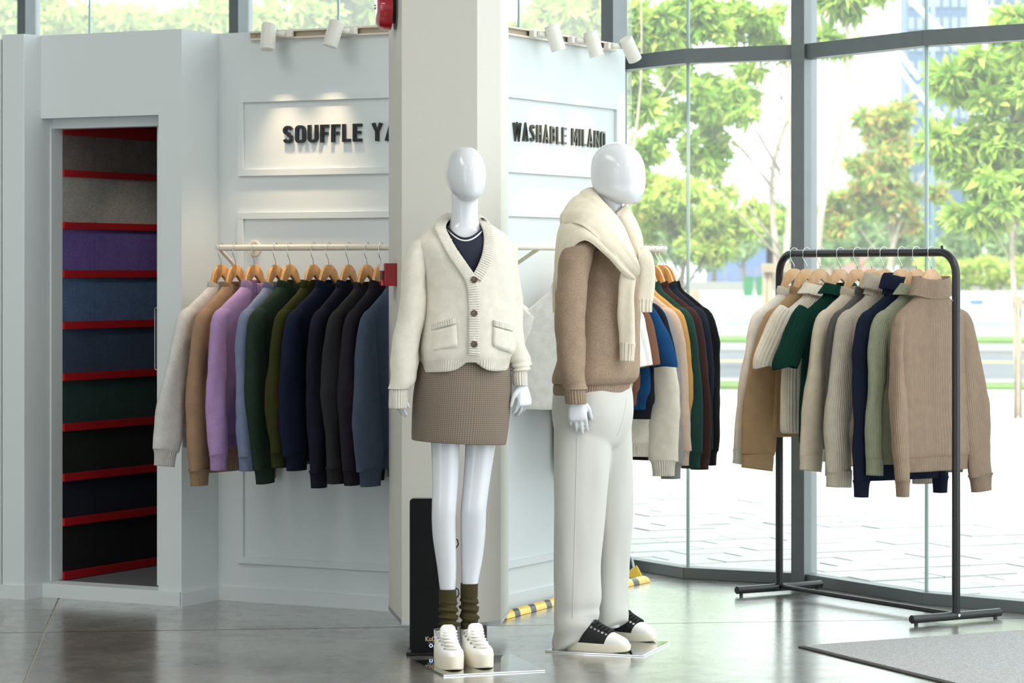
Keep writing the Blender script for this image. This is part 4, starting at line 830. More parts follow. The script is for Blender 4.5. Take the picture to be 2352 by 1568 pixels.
# skirt
def checks():
    m = mat('brown check', (138, 122, 108), rough=.85, spec=.2); nt = m.node_tree; p = nt.nodes['Principled BSDF']; tc = nt.nodes.new('ShaderNodeTexCoord')
    sp = nt.nodes.new('ShaderNodeSeparateXYZ'); nt.links.new(tc.outputs['UV'], sp.inputs[0]); acc = None
    for ax in ('X', 'Y'):
        mu = nt.nodes.new('ShaderNodeMath'); mu.operation = 'MULTIPLY'; mu.inputs[1].default_value = 2*math.pi/.0066; nt.links.new(sp.outputs[ax], mu.inputs[0])
        si = nt.nodes.new('ShaderNodeMath'); si.operation = 'SINE'; nt.links.new(mu.outputs[0], si.inputs[0])
        ma = nt.nodes.new('ShaderNodeMath'); ma.operation = 'MULTIPLY_ADD'; ma.inputs[1].default_value = .25; ma.inputs[2].default_value = .25; nt.links.new(si.outputs[0], ma.inputs[0])
        if acc is None: acc = ma
        else:
            ad = nt.nodes.new('ShaderNodeMath'); ad.operation = 'ADD'; nt.links.new(acc.outputs[0], ad.inputs[0]); nt.links.new(ma.outputs[0], ad.inputs[1]); acc = ad
    r = nt.nodes.new('ShaderNodeValToRGB'); e = r.color_ramp.elements; e[0].color = (*lin((92, 80, 70)), 1); e[1].color = (*lin((148, 135, 120)), 1)
    nt.links.new(acc.outputs[0], r.inputs[0]); nt.links.new(r.outputs[0], p.inputs['Base Color']); return m
sk = [w(1012, 1054, 106, .125, 0), w(1010, 1054, 109, .135), w(960, 1058, 112, .138), w(900, 1062, 112, .138), w(850, 1065, 107, .130), w(800, 1067, 98, .118), w(780, 1067, 92, .11)]
def tiltS(p):
    p = Vector(p); g = max(0, min(1, (ZA(850, YW)-p.z)/.25)); p.z -= g*.055*(p.x-(1054-CX)/F*YW); return p
loft(sk, 80, 5, lambda u, v, p: .003*N3(p, 6, 4)+.003*math.sin(p.x*24), cap=(False, True), post=tiltS).build('skirt', checks(), woman, smooth='auto')
# socks and shoes
mS = knit('olive sock rib', (66, 60, 38), rib=.0052, rib_depth=.0012)
def sock(rows, seed):
    def ds(u, v, p):
        g = max(0, min(1, (v-.05)*3))*max(0, min(1, (.78-v)*6)); return g*(.0042*math.sin(v*46+.9*math.sin(u*6.28+seed)+seed)+.002*math.sin(v*83+u*6.28*2))
    return loft(rows, 60, 16, ds, cap=(True, False)).build('sock', mS, woman, smooth=True)
sock([w0(1470, 1032, 19, .036, -.03), w0(1440, 1031, 20, .034, -.02), w0(1410, 1030, 21, .033, -.012), w0(1380, 1029, 20.5, .0325, -.01), w0(1352, 1027.5, 20, .033, -.01)], 0)
sock([w0(1470, 1080, 19, .036, 0), w0(1440, 1079, 19.5, .034, .01), w0(1400, 1078, 20.5, .033, .02), w0(1370, 1077.5, 20, .0325, .02), w0(1339, 1078, 20, .033, .02)], 2)
def shoe(parent, pos, ang, L, kind, label=None):
    """toe along +X"""
    e = empty('shoe', pos, ang); 
    e.parent = parent; e.location = Vector(pos)-parent.location
    if label: e['label'] = label
    hi = kind == 'high'; sw = .045 if hi else .046; st = .050 if hi else .030; hl = L/2
    M_SO = mat('cream rubber sole', (232, 224, 204), rough=.5); M_UP = mat('white canvas' if hi else 'black canvas', (238, 236, 230) if hi else (24, 26, 29), rough=.8, bump=(500, .3, .0008))
    M_CAP = mat('white canvas' if hi else 'white rubber toe', (230, 228, 226), rough=.45); M_LC = mat('white lace' if hi else 'black lace', (240, 238, 230) if hi else (28, 28, 30), rough=.8)
    def fp(k):    # foot-print outline as a closed ring, k grows it
        o = []
        for i in range(40):
            q = 2*math.pi*i/40; x = math.cos(q)*hl; t_ = math.sin(q); wd = sw*(.80+.20*math.sin(min(1, max(0, (x/hl+1)/2))*math.pi*.85)) if True else sw
            o.append((math.copysign(abs(math.cos(q))**.75, math.cos(q))*hl*k, math.copysign(abs(t_)**.8, t_)*wd*k))
        return o
    vs = []; fs = []; lev = [(.0, .95), (.004, .985), (st-.004, 1.0), (st, .985)]
    for z, k in lev: vs += [(x, y, z+(.006*max(0, (x/hl-.5))**2*4 if z < .01 else 0)) for x, y in fp(k)]
    for j in range(3):
        for i in range(40): fs.append((j*40+i, j*40+(i+1) % 40, (j+1)*40+(i+1) % 40, (j+1)*40+i))
    fs += [tuple(range(39, -1, -1)), tuple(range(120, 160))]
    MB().add(vs, fs).build('sole', M_SO, e, smooth='auto', world=False)
    if hi: up = [(0, 0, st-.006, hl*.95, sw*.93, 0, 2.6), (-.004, 0, st+.012, hl*.93, sw*.95, 0, 2.5), (-.012, 0, st+.024, hl*.86, sw*.92, 0, 2.3), (-.030, 0, st+.038, hl*.71, sw*.88, 0, 2.2), (-.050, 0, st+.055, hl*.54, sw*.86, 0, 2.2), (-.062, 0, st+.075, hl*.44, sw*.84, 0, 2.2), (-.067, 0, st+.096, hl*.41, sw*.84, 0, 2.2)]
    else: up = [(0, 0, st-.006, hl*.95, sw*.93, 0, 2.6), (-.003, 0, st+.010, hl*.935, sw*.95, 0, 2.5), (-.012, 0, st+.024, hl*.86, sw*.93, 0, 2.3), (-.034, 0, st+.042, hl*.68, sw*.86, 0, 2.2), (-.052, 0, st+.058, hl*.54, sw*.78, 0, 2.2), (-.06, 0, st+.07, hl*.47, sw*.74, 0, 2.2)]
    if hi: up = [(r[0], r[1], st+(r[2]-st)*.7, *r[3:]) for r in up]
    xc = hl*.48
    upo = loft(up, 48, 5, cap=(False, not hi)).build('upper', M_UP, e, smooth=True, world=False)
    up2 = [(r[0], r[1], r[2], r[3]+.0016, r[4]+.0016, r[5], r[6]) for r in up]
    loft(up2, 48, 5, cap=(False, False)).build('toe_cap', M_CAP, e, smooth=True, world=False, cut=((xc, 0, st+.02), (-1, 0, .35)))
    # tongue, laces, eyelets along the instep
    if hi:
        tz = st+.066
        tg = [(.004, 0, st+.032, .012, .027, 0, 2.5), (-.008, 0, st+.052, .010, .028, 0, 2.5), (-.012, 0, tz, .008, .029, 0, 2.6), (-.012, 0, tz+.018, .006, .025, 0, 2.4), (-.013, 0, tz+.026, .003, .014, 0, 2)]
        loft(tg, 28, 4).build('tongue', M_UP, e, smooth=True, world=False)
    bv = BVHTree.FromPolygons([v.co.copy() for v in upo.data.vertices], [tuple(p.vertices) for p in upo.data.polygons])
    def skin(x, y, off):
        h_, n_, _, _ = bv.ray_cast(Vector((x, y, .4)), Vector((0, 0, -1)))
        if h_ is None: return Vector((x, y, st+.02)), Vector((0, 0, 1))
        n_ = n_ if n_.z > 0 else -n_; return h_+n_*off, n_
    xs = np.linspace(hl*.46, hl*(.02 if hi else .06), 6 if hi else 5); rl_ = .0042 if hi else .0034
    Dn = dense(up, 6)
    def ring_x(z, y):                                  # front of the upper at height z, across y
        q = [float(np.interp(z, Dn[:, 2], Dn[:, c])) for c in (0, 3, 4, 6)]; return q[0]+q[1]*max(0, 1-abs(y/q[2])**q[3])**(1/q[3])
    zl = [st+.019+.0088*k for k in range(6)]
    for k, x in enumerate(xs):
        wd = sw*(.50+.04*k) if hi else sw*.5
        for dz in (0, 1):
            k2 = min(k+dz, len(xs)-1); x2 = xs[k2]; pts = []
            for j in range(9):
                v = j/8; y = (-wd+2*wd*v)*(1 if dz == 0 else -1); lift = rl_*(.4+1.2*math.sin(v*math.pi))+.002*dz
                if hi: zz_ = zl[k]+(zl[k2]-zl[k])*v; pts.append(Vector((ring_x(zz_, y)+lift, y, zz_+lift*.8)))
                else: pts.append(skin(x+(x2-x)*v, y, lift)[0])
            MB().tube(pts, rl_, 8).build('lace', M_LC, e, smooth=True, world=False)
        if hi:
            for s_ in (-1, 1):
                y = s_*(wd+.004); p = Vector((ring_x(zl[k], y), y, zl[k])); MB().tube([p-Vector((.002, 0, 0)), p+Vector((.0022, s_*.0015, .001))], .0042, 10).build('eyelet', M_DS, e, world=False)
            continue
        for s_ in (-1, 1):
            p, n_ = skin(x-.002, s_*(wd+.006), 0); MB().tube([p-n_*.001, p+n_*.0022], .0050 if not hi else .0042, 10).build('eyelet', M_CHROME if not hi else M_DS, e, world=False)
    return e
shoe(woman, (*G(1030, 1533)[:2], .006), math.radians(-78), .265, 'high', 'white canvas high-top shoe')
shoe(woman, (*G(1094, 1529)[:2], .006), math.radians(-73), .265, 'high', 'white canvas high-top shoe')
M_PLATE = mat('polished steel plate', (190, 192, 192), rough=.06, metal=1)
def plate(parent, pts): MB().prism([G(*p)[:2] for p in pts], .0, .006).build('base_plate', M_PLATE, parent, bevel=.001)
plate(woman, [(948, 1520), (1018, 1553), (1252, 1541), (1176, 1506)])
# ---------------------------------------------------------------- the man
YM = 10.27; rotM = math.radians(52); fM = Vector((math.sin(rotM), -math.cos(rotM), 0)); sM = Vector((math.cos(rotM), math.sin(rotM), 0))
man = tag(empty('mannequin', G(1376, 1488)), 'white faceless man mannequin in taupe sweater, cream sweater over shoulders and pale grey trousers', 'mannequin')
m_ = rp(YM, rotM, fM); m0 = rp(YM, 0, fM); mb = MB()
hM = [m_(326, 1415, 3, .006), m_(329, 1415, 17, .03), m_(337, 1415.5, 33, .058), m_(350, 1416.5, 45, .082), m_(368, 1418, 54, .098), m_(388, 1419, 58, .104), m_(408, 1420, 58.5, .105), m_(426, 1421, 56, .102), m_(440, 1424.5, 50, .092, -.01), m_(451, 1430, 41, .076, -.02), m_(460, 1437, 30, .056, -.03), m_(466, 1444, 18, .034, -.04), m_(469, 1447, 7, .014, -.045)]
nM = [m_(405, 1402, 30, .055, .02), m_(440, 1400, 33, .058, .02), m_(470, 1397, 28, .056, .02), m_(500, 1394, 29, .06, .02), m_(530, 1390, 42, .075, .01), m_(560, 1386, 62, .095), m_(640, 1384, 68, .10), m_(740, 1376, 66, .10), m_(850, 1368, 66, .10), m_(930, 1362, 70, .105), m_(985, 1362, 58, .09)]
gL = [m0(950, 1335, 45, .07, -.07), m0(1150, 1330, 35, .055, -.08), m0(1350, 1325, 26, .045, -.08), m0(1470, 1322, 22, .04, -.06)]
gR = [m0(950, 1395, 42, .07, .06), m0(1150, 1403, 30, .05, .09), m0(1330, 1402, 24, .04, .11), m0(1440, 1404, 20, .036, .13)]
bL = [m0(565, 1330, 24, .05, -.13), m0(640, 1316, 27, .05, -.15), m0(760, 1312, 24, .045, -.16), m0(860, 1318, 18, .032, -.18), m0(905, 1323, 16, .027, -.19)]
join(mb, loft(hM, 40, 4), loft(nM, 36, 4), loft(gL, 24, 4), loft(gR, 24, 4), loft(bL, 24, 4))
hand(mb, PT(1324, 910, YM-.19), Vector((.07, -.02, -1)), Vector((1, .10, 0)), Vector((.1, 1, 0)), .86, 1, .2, .03)
solid('body', mb, M_GLOSSW, man)
TAU = (154, 134, 115); mkT = knit('taupe melange knit', TAU, fleck=.22); mrT = knit('taupe melange rib', TAU, rib=.0095, rib_depth=.0035, fleck=.2)
tb_ = [m_(880, 1362, 90, .130), m_(872, 1366, 95, .142), m_(855, 1371, 97, .146), m_(800, 1379, 91, .138), m_(700, 1384, 84, .132), m_(630, 1385, 80, .128), m_(580, 1384, 74, .118), m_(550, 1384, 64, .104), m_(525, 1387, 50, .086), m_(505, 1391, 38, .068), m_(492, 1393, 33, .062)]
def dT(u, v, p): return .005*N3(p, 6, 12)+.003*N3(p, 16, 13)+.003*math.sin(p.z*11+p.x*14)*max(0, min(1, (1.15-p.z)*3))*max(0, min(1, (p.z-1.0)*8))
swt = loft(tb_, 80, 8, dT, cap=(False, False)).build('sweater', mkT, man, smooth=True); tag(swt, 'taupe melange wool sweater with ribbed hem and cuffs')
loft([m_(906, 1359, 84, .122), m_(904, 1359.5, 87, .127), m_(890, 1360, 88, .129), m_(872, 1362, 85, .124)], 110, 4, dT, cap=(False, False)).build('hem_band', mrT, swt, smooth=True)
def dS2(u, v, p): return .005*N3(p, 8, 22)+.003*N3(p, 22, 23)+.004*math.sin(v*21+u*6.28)*v
s1 = [m0(548, 1345, 16, .05, -.10), m0(560, 1335, 34, .07, -.12), m0(590, 1324, 38, .078, -.135), m0(640, 1314, 35.5, .08, -.15), m0(710, 1311, 36, .078, -.16), m0(780, 1310, 35, .072, -.165), m0(840, 1312, 31, .062, -.175), m0(880, 1318, 28, .052, -.185), m0(893, 1320, 26.5, .046, -.19)]
loft(s1, 40, 7, dS2, cap=(True, False)).build('sleeve', mkT, swt, smooth=True)
loft([m0(886, 1320, 23.5, .040, -.19), m0(900, 1321, 25, .042, -.19), m0(921, 1322.5, 25, .041, -.19), m0(927, 1323, 24, .039, -.19), m0(922, 1323, 20, .033, -.19), m0(890, 1321, 20, .033, -.19)], 64, 3, cap=(False, False)).build('cuff', mrT, swt, smooth=True)
s2 = [m0(552, 1410, 26, .06, .12), m0(640, 1432, 30, .066, .15), m0(740, 1436, 30, .062, .155), m0(830, 1434, 28, .05, .15), m0(890, 1426, 24, .04, .14)]
loft(s2, 32, 6, dS2).build('sleeve', mkT, swt, smooth=True)
# trousers
M_TR = mat('pale grey cotton', (198, 198, 191), rough=.85, sheen=.2, bump=(300, .15, .0008))
def dP(u, v, p): return .006*N3(p, 4, 33)+.004*N3((p.x*3, p.y*3, p.z), 6, 34)+.006*math.sin(u*6.28*3+1.2+p.z*1.5)*max(0, min(1, (1.0-p.z)*2))
hipr = [m_(1030, 1362, 60, .09), m_(1010, 1362, 80, .115), m_(960, 1361.5, 91, .136), m_(920, 1361, 91, .136), m_(885, 1361, 86, .126), m_(860, 1361, 80, .118)]
def hemM(cxp, dy):
    c = PT(cxp, 1460, YM+dy)
    def f(p):
        p = Vector(p); g = max(0, min(1, (.17-p.z)/.12)); p.z += g*max(-.02, min(.085, .62*((p.x-c.x)*fM.x+(p.y-c.y)*fM.y)))*.85; return p
    return f
tl = [m0(1484, 1318, 40, .076, -.06), m0(1480, 1318, 48, .088, -.06), m0(1450, 1318, 51, .094, -.065), m0(1425, 1320, 51.5, .094, -.07), m0(1400, 1320, 51, .09, -.07), m0(1366, 1323, 54, .094, -.075), m0(1290, 1322, 54, .096, -.08), m0(1200, 1327, 58, .10, -.08), m0(1100, 1332, 62, .105, -.07), m0(1010, 1336, 66, .108, -.05), m0(940, 1340, 66, .108, -.03)]
tl2 = [m0(1442, 1405, 28, .074, .12), m0(1438, 1405, 35, .084, .12), m0(1412, 1404, 37, .088, .115), m0(1385, 1402, 35, .086, .11), m0(1320, 1404, 38, .09, .105), m0(1200, 1408, 42, .098, .09), m0(1100, 1407, 45, .104, .075), m0(1010, 1396, 55, .108, .05), m0(940, 1386, 64, .108, .03)]
mbt = MB(); join(mbt, loft(hipr, 60, 6, dP), loft(tl, 60, 7, lambda u, v, p: dP(u, v, p)+.02*max(0, .14-p.z)*8*math.sin(u*12.6+p.z*60)*.4, post=hemM(1318, -.07)), loft(tl2, 60, 7, dP, post=hemM(1405, .12)))
tr = solid('trousers', mbt, M_TR, man, voxel=.005, it=14); tag(tr, 'pale grey wide-leg cotton trousers')
bvh = BVHTree.FromPolygons([wmat(tr) @ v.co for v in tr.data.vertices], [tuple(p.vertices) for p in tr.data.polygons])
def on_cloth(x, y):                                       # point of the trouser cloth seen at a picture point
    o_ = Vector((0, 0, H)); d_ = (PT(x, y, 10)-o_).normalized(); h_ = bvh.ray_cast(o_, d_)[0]; return h_-d_*.0004
sp_ = [on_cloth(1326-11*k/26, 1000+420*k/26) for k in range(27)]
loft([(*p, .0011, .0011, 0, 2) for p in sp_], 8, 2, side=(1, 0, 0)).build('side_seam', M_TR, tr, smooth=True)
fl = [on_cloth(x, y) for x, y in ((1441, 915), (1436, 945), (1428, 975), (1417, 1000))]
loft([(*p, a_, .0018, 0, 2.5) for p, a_ in zip(fl, (.006, .006, .005, .001))], 12, 6, side=sM).build('fly_flap', M_TR, tr, smooth=True)
# cream sweater draped over the shoulders
CR2 = (226, 217, 197); mkD = knit('ivory wool knit', CR2, fleck=.04); mrD = knit('ivory wool rib', CR2, rib=.0095, rib_depth=.003, fleck=.04)
drape = empty('draped_sweater', (0, 0, 0)); drape.parent = man; drape['label'] = 'cream wool sweater draped over the shoulders with knotted sleeves'
cN = PT(1392, 470, YM+.01)
def tiltN(p):
    p = Vector(p); d = (p-cN); fw = d.x*fM.x+d.y*fM.y; r = math.hypot(d.x, d.y); g = max(0, min(1, (.20-r)/.13)); p.z -= g*fw*.75; return p
def dD(u, v, p): return .006*N3(p, 8, 41)+.003*N3(p, 20, 42)+.005*math.sin(v*14+2*math.sin(u*6.28))
cape = [m_(600, 1372, 96, .165), m_(585, 1373, 98, .17), m_(560, 1375, 95, .165), m_(535, 1379, 84, .145), m_(510, 1384, 68, .118), m_(488, 1389, 50, .09, .005), m_(470, 1392, 40, .074, .01), m_(462, 1393, 36, .068, .01), m_(470, 1393, 33, .06, .01), m_(500, 1393, 32, .06, .01)]
def keepD(p):
    d = p-cN; return d.x*sM.x+d.y*sM.y > -.045 and px_of(p)[1] < 575
loft(cape, 80, 6, dD, cap=(False, False), keep=keepD, post=tiltN).build('shoulder_cape', mkD, drape, smooth=True)
def strip(pts, m, name, n=2.6, sd=None, nseg=28, caps=(True, True), parent=drape, amp=1):
    rr_ = [(*PT(x, y, Y), a, b, 0, n) for x, y, Y, a, b in pts]
    return loft(rr_, nseg, 6, lambda u, v, p: amp*(.004*N3(p, 12, 51)+.003*math.sin(u*6.28*3+p.z*10)), side=sd or sM, cap=caps).build(name, m, parent, smooth=True)
def sheet(A, B, bulge, name, m, th=.012, nu=40, nv=16, creases=()):
    """folded cloth between two edge curves given as (px, row, depth), with a rounded rolled rim"""
    Ad = dense([tuple(PT(*q)) for q in A], 8); Bd = dense([tuple(PT(*q)) for q in B], 8)
    def smp(D, t_): k = t_*(len(D)-1); i = min(int(k), len(D)-2); return Vector(D[i]).lerp(Vector(D[i+1]), k-i)
    front = []; back = []
    for j in range(nv+1):
        v = j/nv
        for i in range(nu+1):
            u = i/nu; a_, b_ = smp(Ad, u), smp(Bd, u); p = a_.lerp(b_, v)
            tu = (smp(Ad, min(1, u+.02)).lerp(smp(Bd, min(1, u+.02)), v)-smp(Ad, max(0, u-.02)).lerp(smp(Bd, max(0, u-.02)), v))
            nrm = tu.cross(b_-a_).normalized()
            if nrm.y > 0: nrm = -nrm
            rim = min(1, min(v, 1-v)*7); g = bulge*math.sin(math.pi*v)**.8
            for cu, cv, amp, wd in creases: g += amp*math.exp(-((v-cv-(u-.5)*cu)/wd)**2)
            g += .004*N3(p, 9, 61)
            front.append(p+nrm*(g+th*.5*math.sqrt(rim))); back.append(p+nrm*(g*.6-th*.5*math.sqrt(rim)))
    w_ = nu+1; o_ = len(front); fs = []
    for j in range(nv):
        for i in range(nu):
            q = j*w_+i; fs += [(q, q+1, q+w_+1, q+w_), (o_+q, o_+q+w_, o_+q+w_+1, o_+q+1)]
    for j in range(nv): fs += [(j*w_, (j+1)*w_, o_+(j+1)*w_, o_+j*w_), (j*w_+nu, o_+j*w_+nu, o_+(j+1)*w_+nu, (j+1)*w_+nu)]
    for i in range(nu): fs += [(i, o_+i, o_+i+1, i+1), (nv*w_+i, nv*w_+i+1, o_+nv*w_+i+1, o_+nv*w_+i)]
    return MB().add(front+back, fs).build(name, m, drape, smooth=True)
sheet([(1287, 514, YM-.03), (1300, 513, YM-.10), (1322, 512, YM-.15), (1352, 526, YM-.19), (1392, 566, YM-.20), (1425, 604, YM-.195), (1453, 634, YM-.17)],
      [(1277, 716, YM-.03), (1285, 650, YM-.11), (1303, 586, YM-.17), (1343, 551, YM-.215), (1392, 588, YM-.215), (1424, 622, YM-.205), (1453, 645, YM-.175)], .010, 'lower_fold', mkD)
sheet([(1361, 430, YM+.03), (1384, 458, YM-.035), (1406, 484, YM-.07), (1430, 520, YM-.10), (1447, 560, YM-.14), (1462, 600, YM-.16)],
      [(1287, 518, YM-.03), (1320, 512, YM-.16), (1352, 527, YM-.21), (1392, 568, YM-.22), (1426, 607, YM-.21), (1458, 640, YM-.175)], .026, 'upper_fold', mkD, th=.016, creases=((.2, .42, -.006, .05), (-.3, .7, .005, .06)))
sheet([(1416, 488, YM-.045), (1430, 522, YM-.085), (1445, 558, YM-.125), (1458, 596, YM-.15)],
      [(1431, 474, YM+.06), (1455, 506, YM+.02), (1471, 545, YM-.05), (1477, 596, YM-.13)], .022, 'far_fold', mkD, th=.016, creases=((0, .5, -.006, .08),))
strip([(1452, 588, YM-.16, .014, .012), (1466, 582, YM-.17, .022, .018), (1478, 590, YM-.17, .026, .022), (1484, 620, YM-.16, .027, .020), (1484, 665, YM-.155, .027, .018), (1482, 690, YM-.155, .028, .018)], mkD, 'hanging_sleeve', sd=Vector((1, 0, 0)), caps=(True, False))
strip([(1482, 686, YM-.155, .027, .0175), (1481, 700, YM-.155, .027, .017), (1481, 717, YM-.155, .0265, .016)], mrD, 'cuff', sd=Vector((1, 0, 0)), amp=.2, nseg=48)
strip([(1455, 596, YM-.14, .02, .02), (1445, 622, YM-.155, .026, .022), (1439, 670, YM-.16, .028, .022), (1439, 720, YM-.155, .031, .022), (1442, 765, YM-.15, .030, .022), (1442, 790, YM-.15, .029, .021)], mkD, 'hanging_sleeve', sd=Vector((1, -.2, 0)), caps=(True, False))
strip([(1442, 786, YM-.15, .029, .021), (1441, 805, YM-.15, .0275, .02), (1440, 829, YM-.15, .026, .019)], mrD, 'cuff', sd=Vector((1, -.2, 0)), amp=.2, nseg=48)
bk = PT(1290, 515, YM+.0); nbk = -fM
mbk = MB(); vs = []; nu, nv = 14, 12
for side_ in (0, 1):
    for j in range(nv+1):
        for i in range(nu+1):
            u = i/nu; v = j/nv; base = PT(1296-16*min(1, v*1.4)-4*v, 512+206*v, YM-.075); off = sM*(.34*u)
            p = base+off+nbk*(.02*math.sin(u*math.pi)+.006*math.sin(u*17+v*3)+.012*side_)+Vector((0, 0, .02*math.sin(u*3.1)))
            vs.append(p)
w1 = nu+1; o2 = (nv+1)*w1; fs = []
for j in range(nv):
    for i in range(nu):
        a = j*w1+i; fs += [(a, a+1, a+w1+1, a+w1), (o2+a, o2+a+w1, o2+a+w1+1, o2+a+1)]
for j in range(nv): fs += [(j*w1, (j+1)*w1, o2+(j+1)*w1, o2+j*w1), (j*w1+nu, o2+j*w1+nu, o2+(j+1)*w1+nu, (j+1)*w1+nu)]
for i in range(nu): fs += [(i, o2+i, o2+i+1, i+1), (nv*w1+i, nv*w1+i+1, o2+nv*w1+i+1, o2+nv*w1+i)]
MB().add(vs, fs).build('back_panel', mkD, drape, smooth='auto')
aM = math.atan2(fM.y, fM.x)
shoe(man, (*G(1363, 1496)[:2], .006), aM+math.radians(8), .30, 'low', 'black canvas low-top shoe with white toe')
shoe(man, (*G(1436, 1470)[:2], .006), aM+math.radians(-4), .29, 'low', 'black canvas low-top shoe with white toe')
plate(man, [(1252, 1497), (1478, 1508), (1538, 1477), (1330, 1466)])
# ================================================================= outside
M_PAVE = mat('pale paver', (184, 183, 178), rough=.9, var=(2.5, .08, 30, .05)); M_BED = mat('paving sand', (96, 94, 88), rough=1)
# ground layers: road, verges, plaza
def quad(name, pts, m, label=None, cat=None, z=-.03, th=.03, kind='structure'):
    o = MB().prism([p[:2] for p in pts], z-th, z).build(name, m); o['kind'] = kind
    return o
def belt(row0, row1):    # a strip of ground between two picture rows, lying almost square to the view
    y0, y1 = F*H/(row0-HY), F*H/(row1-HY); d = Vector((1, -.12, 0))
    c0, c1 = Vector((0, y0, 0)), Vector((0, y1, 0)); return [c1-d*120, c1+d*150, c0+d*150, c0-d*120]
quad('ground', [Vector((-160, 8, 0)), Vector((200, 8, 0)), Vector((200, 600, 0)), Vector((-160, 600, 0))], mat('plaza concrete', (160, 160, 155), rough=.95, var=(.05, .06, 1, .04)), z=-.08, th=.1)
for nm, r0, r1, c, zz in (('road', 862, 800, (92, 94, 98), -.05), ('road_line', 822, 818, (170, 148, 92), -.045), ('kerb_near', 872, 864, (140, 140, 136), -.01), ('kerb_far', 801, 784, (120, 120, 118), .0), ('grass_near', 884, 872, (84, 110, 36), .0), ('grass_far', 785, 774, (86, 116, 38), .05),
        ('plaza_blue_band', 742, 728, (112, 126, 166), -.07), ('plaza_green_band', 722, 708, (122, 150, 134), -.07), ('plaza_teal_band', 756, 748, (126, 150, 144), -.07)):
    quad(nm, belt(r0, r1), mat(nm+' surface', c, rough=.95, var=(.8, .08, 9, .08)), z=zz, th=.06)
pv = quad('paving', [Vector((-14, 9, 0)), Vector((26, 9, 0)), *[p for p in (belt(884, 883)[1], belt(884, 883)[0])]], M_BED, z=-.035, th=.03)
pa_, pw, pl = math.radians(24), .20, .40; ca, sa = math.cos(pa_), math.sin(pa_); o0 = Vector((1.5, 13, 0)); cand = []
facl = [(f.x, f.y) for f in fac]
def fac_y(x): return float(np.interp(x, [a for a, b in facl[8:13]], [b for a, b in facl[8:13]]))
for r_ in range(-90, 130):
    for c_ in range(-40, 60):
        x = (c_+(.5 if r_ % 2 else 0))*pl; y = r_*pw; wx, wy = o0.x+x*ca-y*sa, o0.y+x*sa+y*ca
        if wy < fac_y(wx)+.35 or wy > 33: continue
        pxx = wx/wy*F+CX
        if 1380 < pxx < 2420: cand.append((wy, wx, 1))
        elif -600 < pxx < 2900 and wy < 24: cand.append((wy+100, wx, 0))
cand.sort(); base = None; rest = MB(); npv = 0
def paver(mb, x, y, z, w_=pl-.008, d_=pw-.008):
    a, b = Vector((ca, sa, 0)), Vector((-sa, ca, 0)); o = Vector((x, y, z))-a*w_/2-b*d_/2; return mb.hexa(o, a*w_, b*d_, Vector((0, 0, .03)))
pm = paver(MB(), 0, 0, 0).build('paver', M_PAVE, None, bevel=.0)
for wy, wx, vis in cand:
    y = wy if vis else wy-100; z = -.035-.028+random.uniform(.0, .008)
    if npv < 300 and vis:
        o = pm if npv == 0 else pm.copy()
        if npv: C.objects.link(o)
        o.parent = pv; o.location = (wx, y, z); npv += 1
    else: paver(rest, wx, y, z)
o = rest.build('paver_field', M_PAVE, pv); o['kind'] = 'stuff'
# ---- trees
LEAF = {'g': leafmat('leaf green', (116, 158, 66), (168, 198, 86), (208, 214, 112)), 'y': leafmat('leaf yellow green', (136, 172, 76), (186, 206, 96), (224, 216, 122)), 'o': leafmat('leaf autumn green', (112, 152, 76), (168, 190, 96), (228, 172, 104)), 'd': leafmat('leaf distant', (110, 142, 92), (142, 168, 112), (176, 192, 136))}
M_BARK = mat('pale bark', (176, 160, 144), rough=.95, var=(6, .25, 30, .15)); M_BARK2 = mat('brown bark', (112, 98, 84), rough=.95, var=(6, .25))
def leaves(cent, rad, n, size, lm, parent, droop=.5, asp=.36):
    """n leaf blades scattered in clusters; cent (k,3), rad (k,)"""
    k = len(cent); idx = rng.integers(0, k, n); d = rng.normal(size=(n, 3)); d /= np.linalg.norm(d, axis=1)[:, None]
    p = cent[idx]+d*(rad[idx]*rng.random(n)**.45)[:, None]*np.array([1, 1, .62])
    t = rng.normal(size=(n, 3)); t[:, 2] -= droop*1.4; t /= np.linalg.norm(t, axis=1)[:, None]
    s = np.cross(t, rng.normal(size=(n, 3))); s /= np.linalg.norm(s, axis=1)[:, None]; nn_ = np.cross(t, s)
    L = size*(.6+.8*rng.random(n))[:, None]; W = L*asp
    V = np.stack([p, p+t*L*.45+s*W*.5+nn_*W*.12, p+t*L, p+t*L*.45-s*W*.5+nn_*W*.12], 1).reshape(-1, 3)-np.array(wmat(parent).translation)
    me = bpy.data.meshes.new('foliage'); me.vertices.add(4*n); me.vertices.foreach_set('co', V.ravel())
    f = (np.arange(n)[:, None]*4+np.array([0, 1, 2, 0, 2, 3])).ravel(); me.loops.add(6*n); me.loops.foreach_set('vertex_index', f)
    me.polygons.add(2*n); me.polygons.foreach_set('loop_start', np.arange(2*n)*3); me.polygons.foreach_set('loop_total', np.full(2*n, 3)); me.update(); me.validate()
    o = bpy.data.objects.new('foliage', me); C.objects.link(o); o.parent = parent; me.materials.append(lm); return o
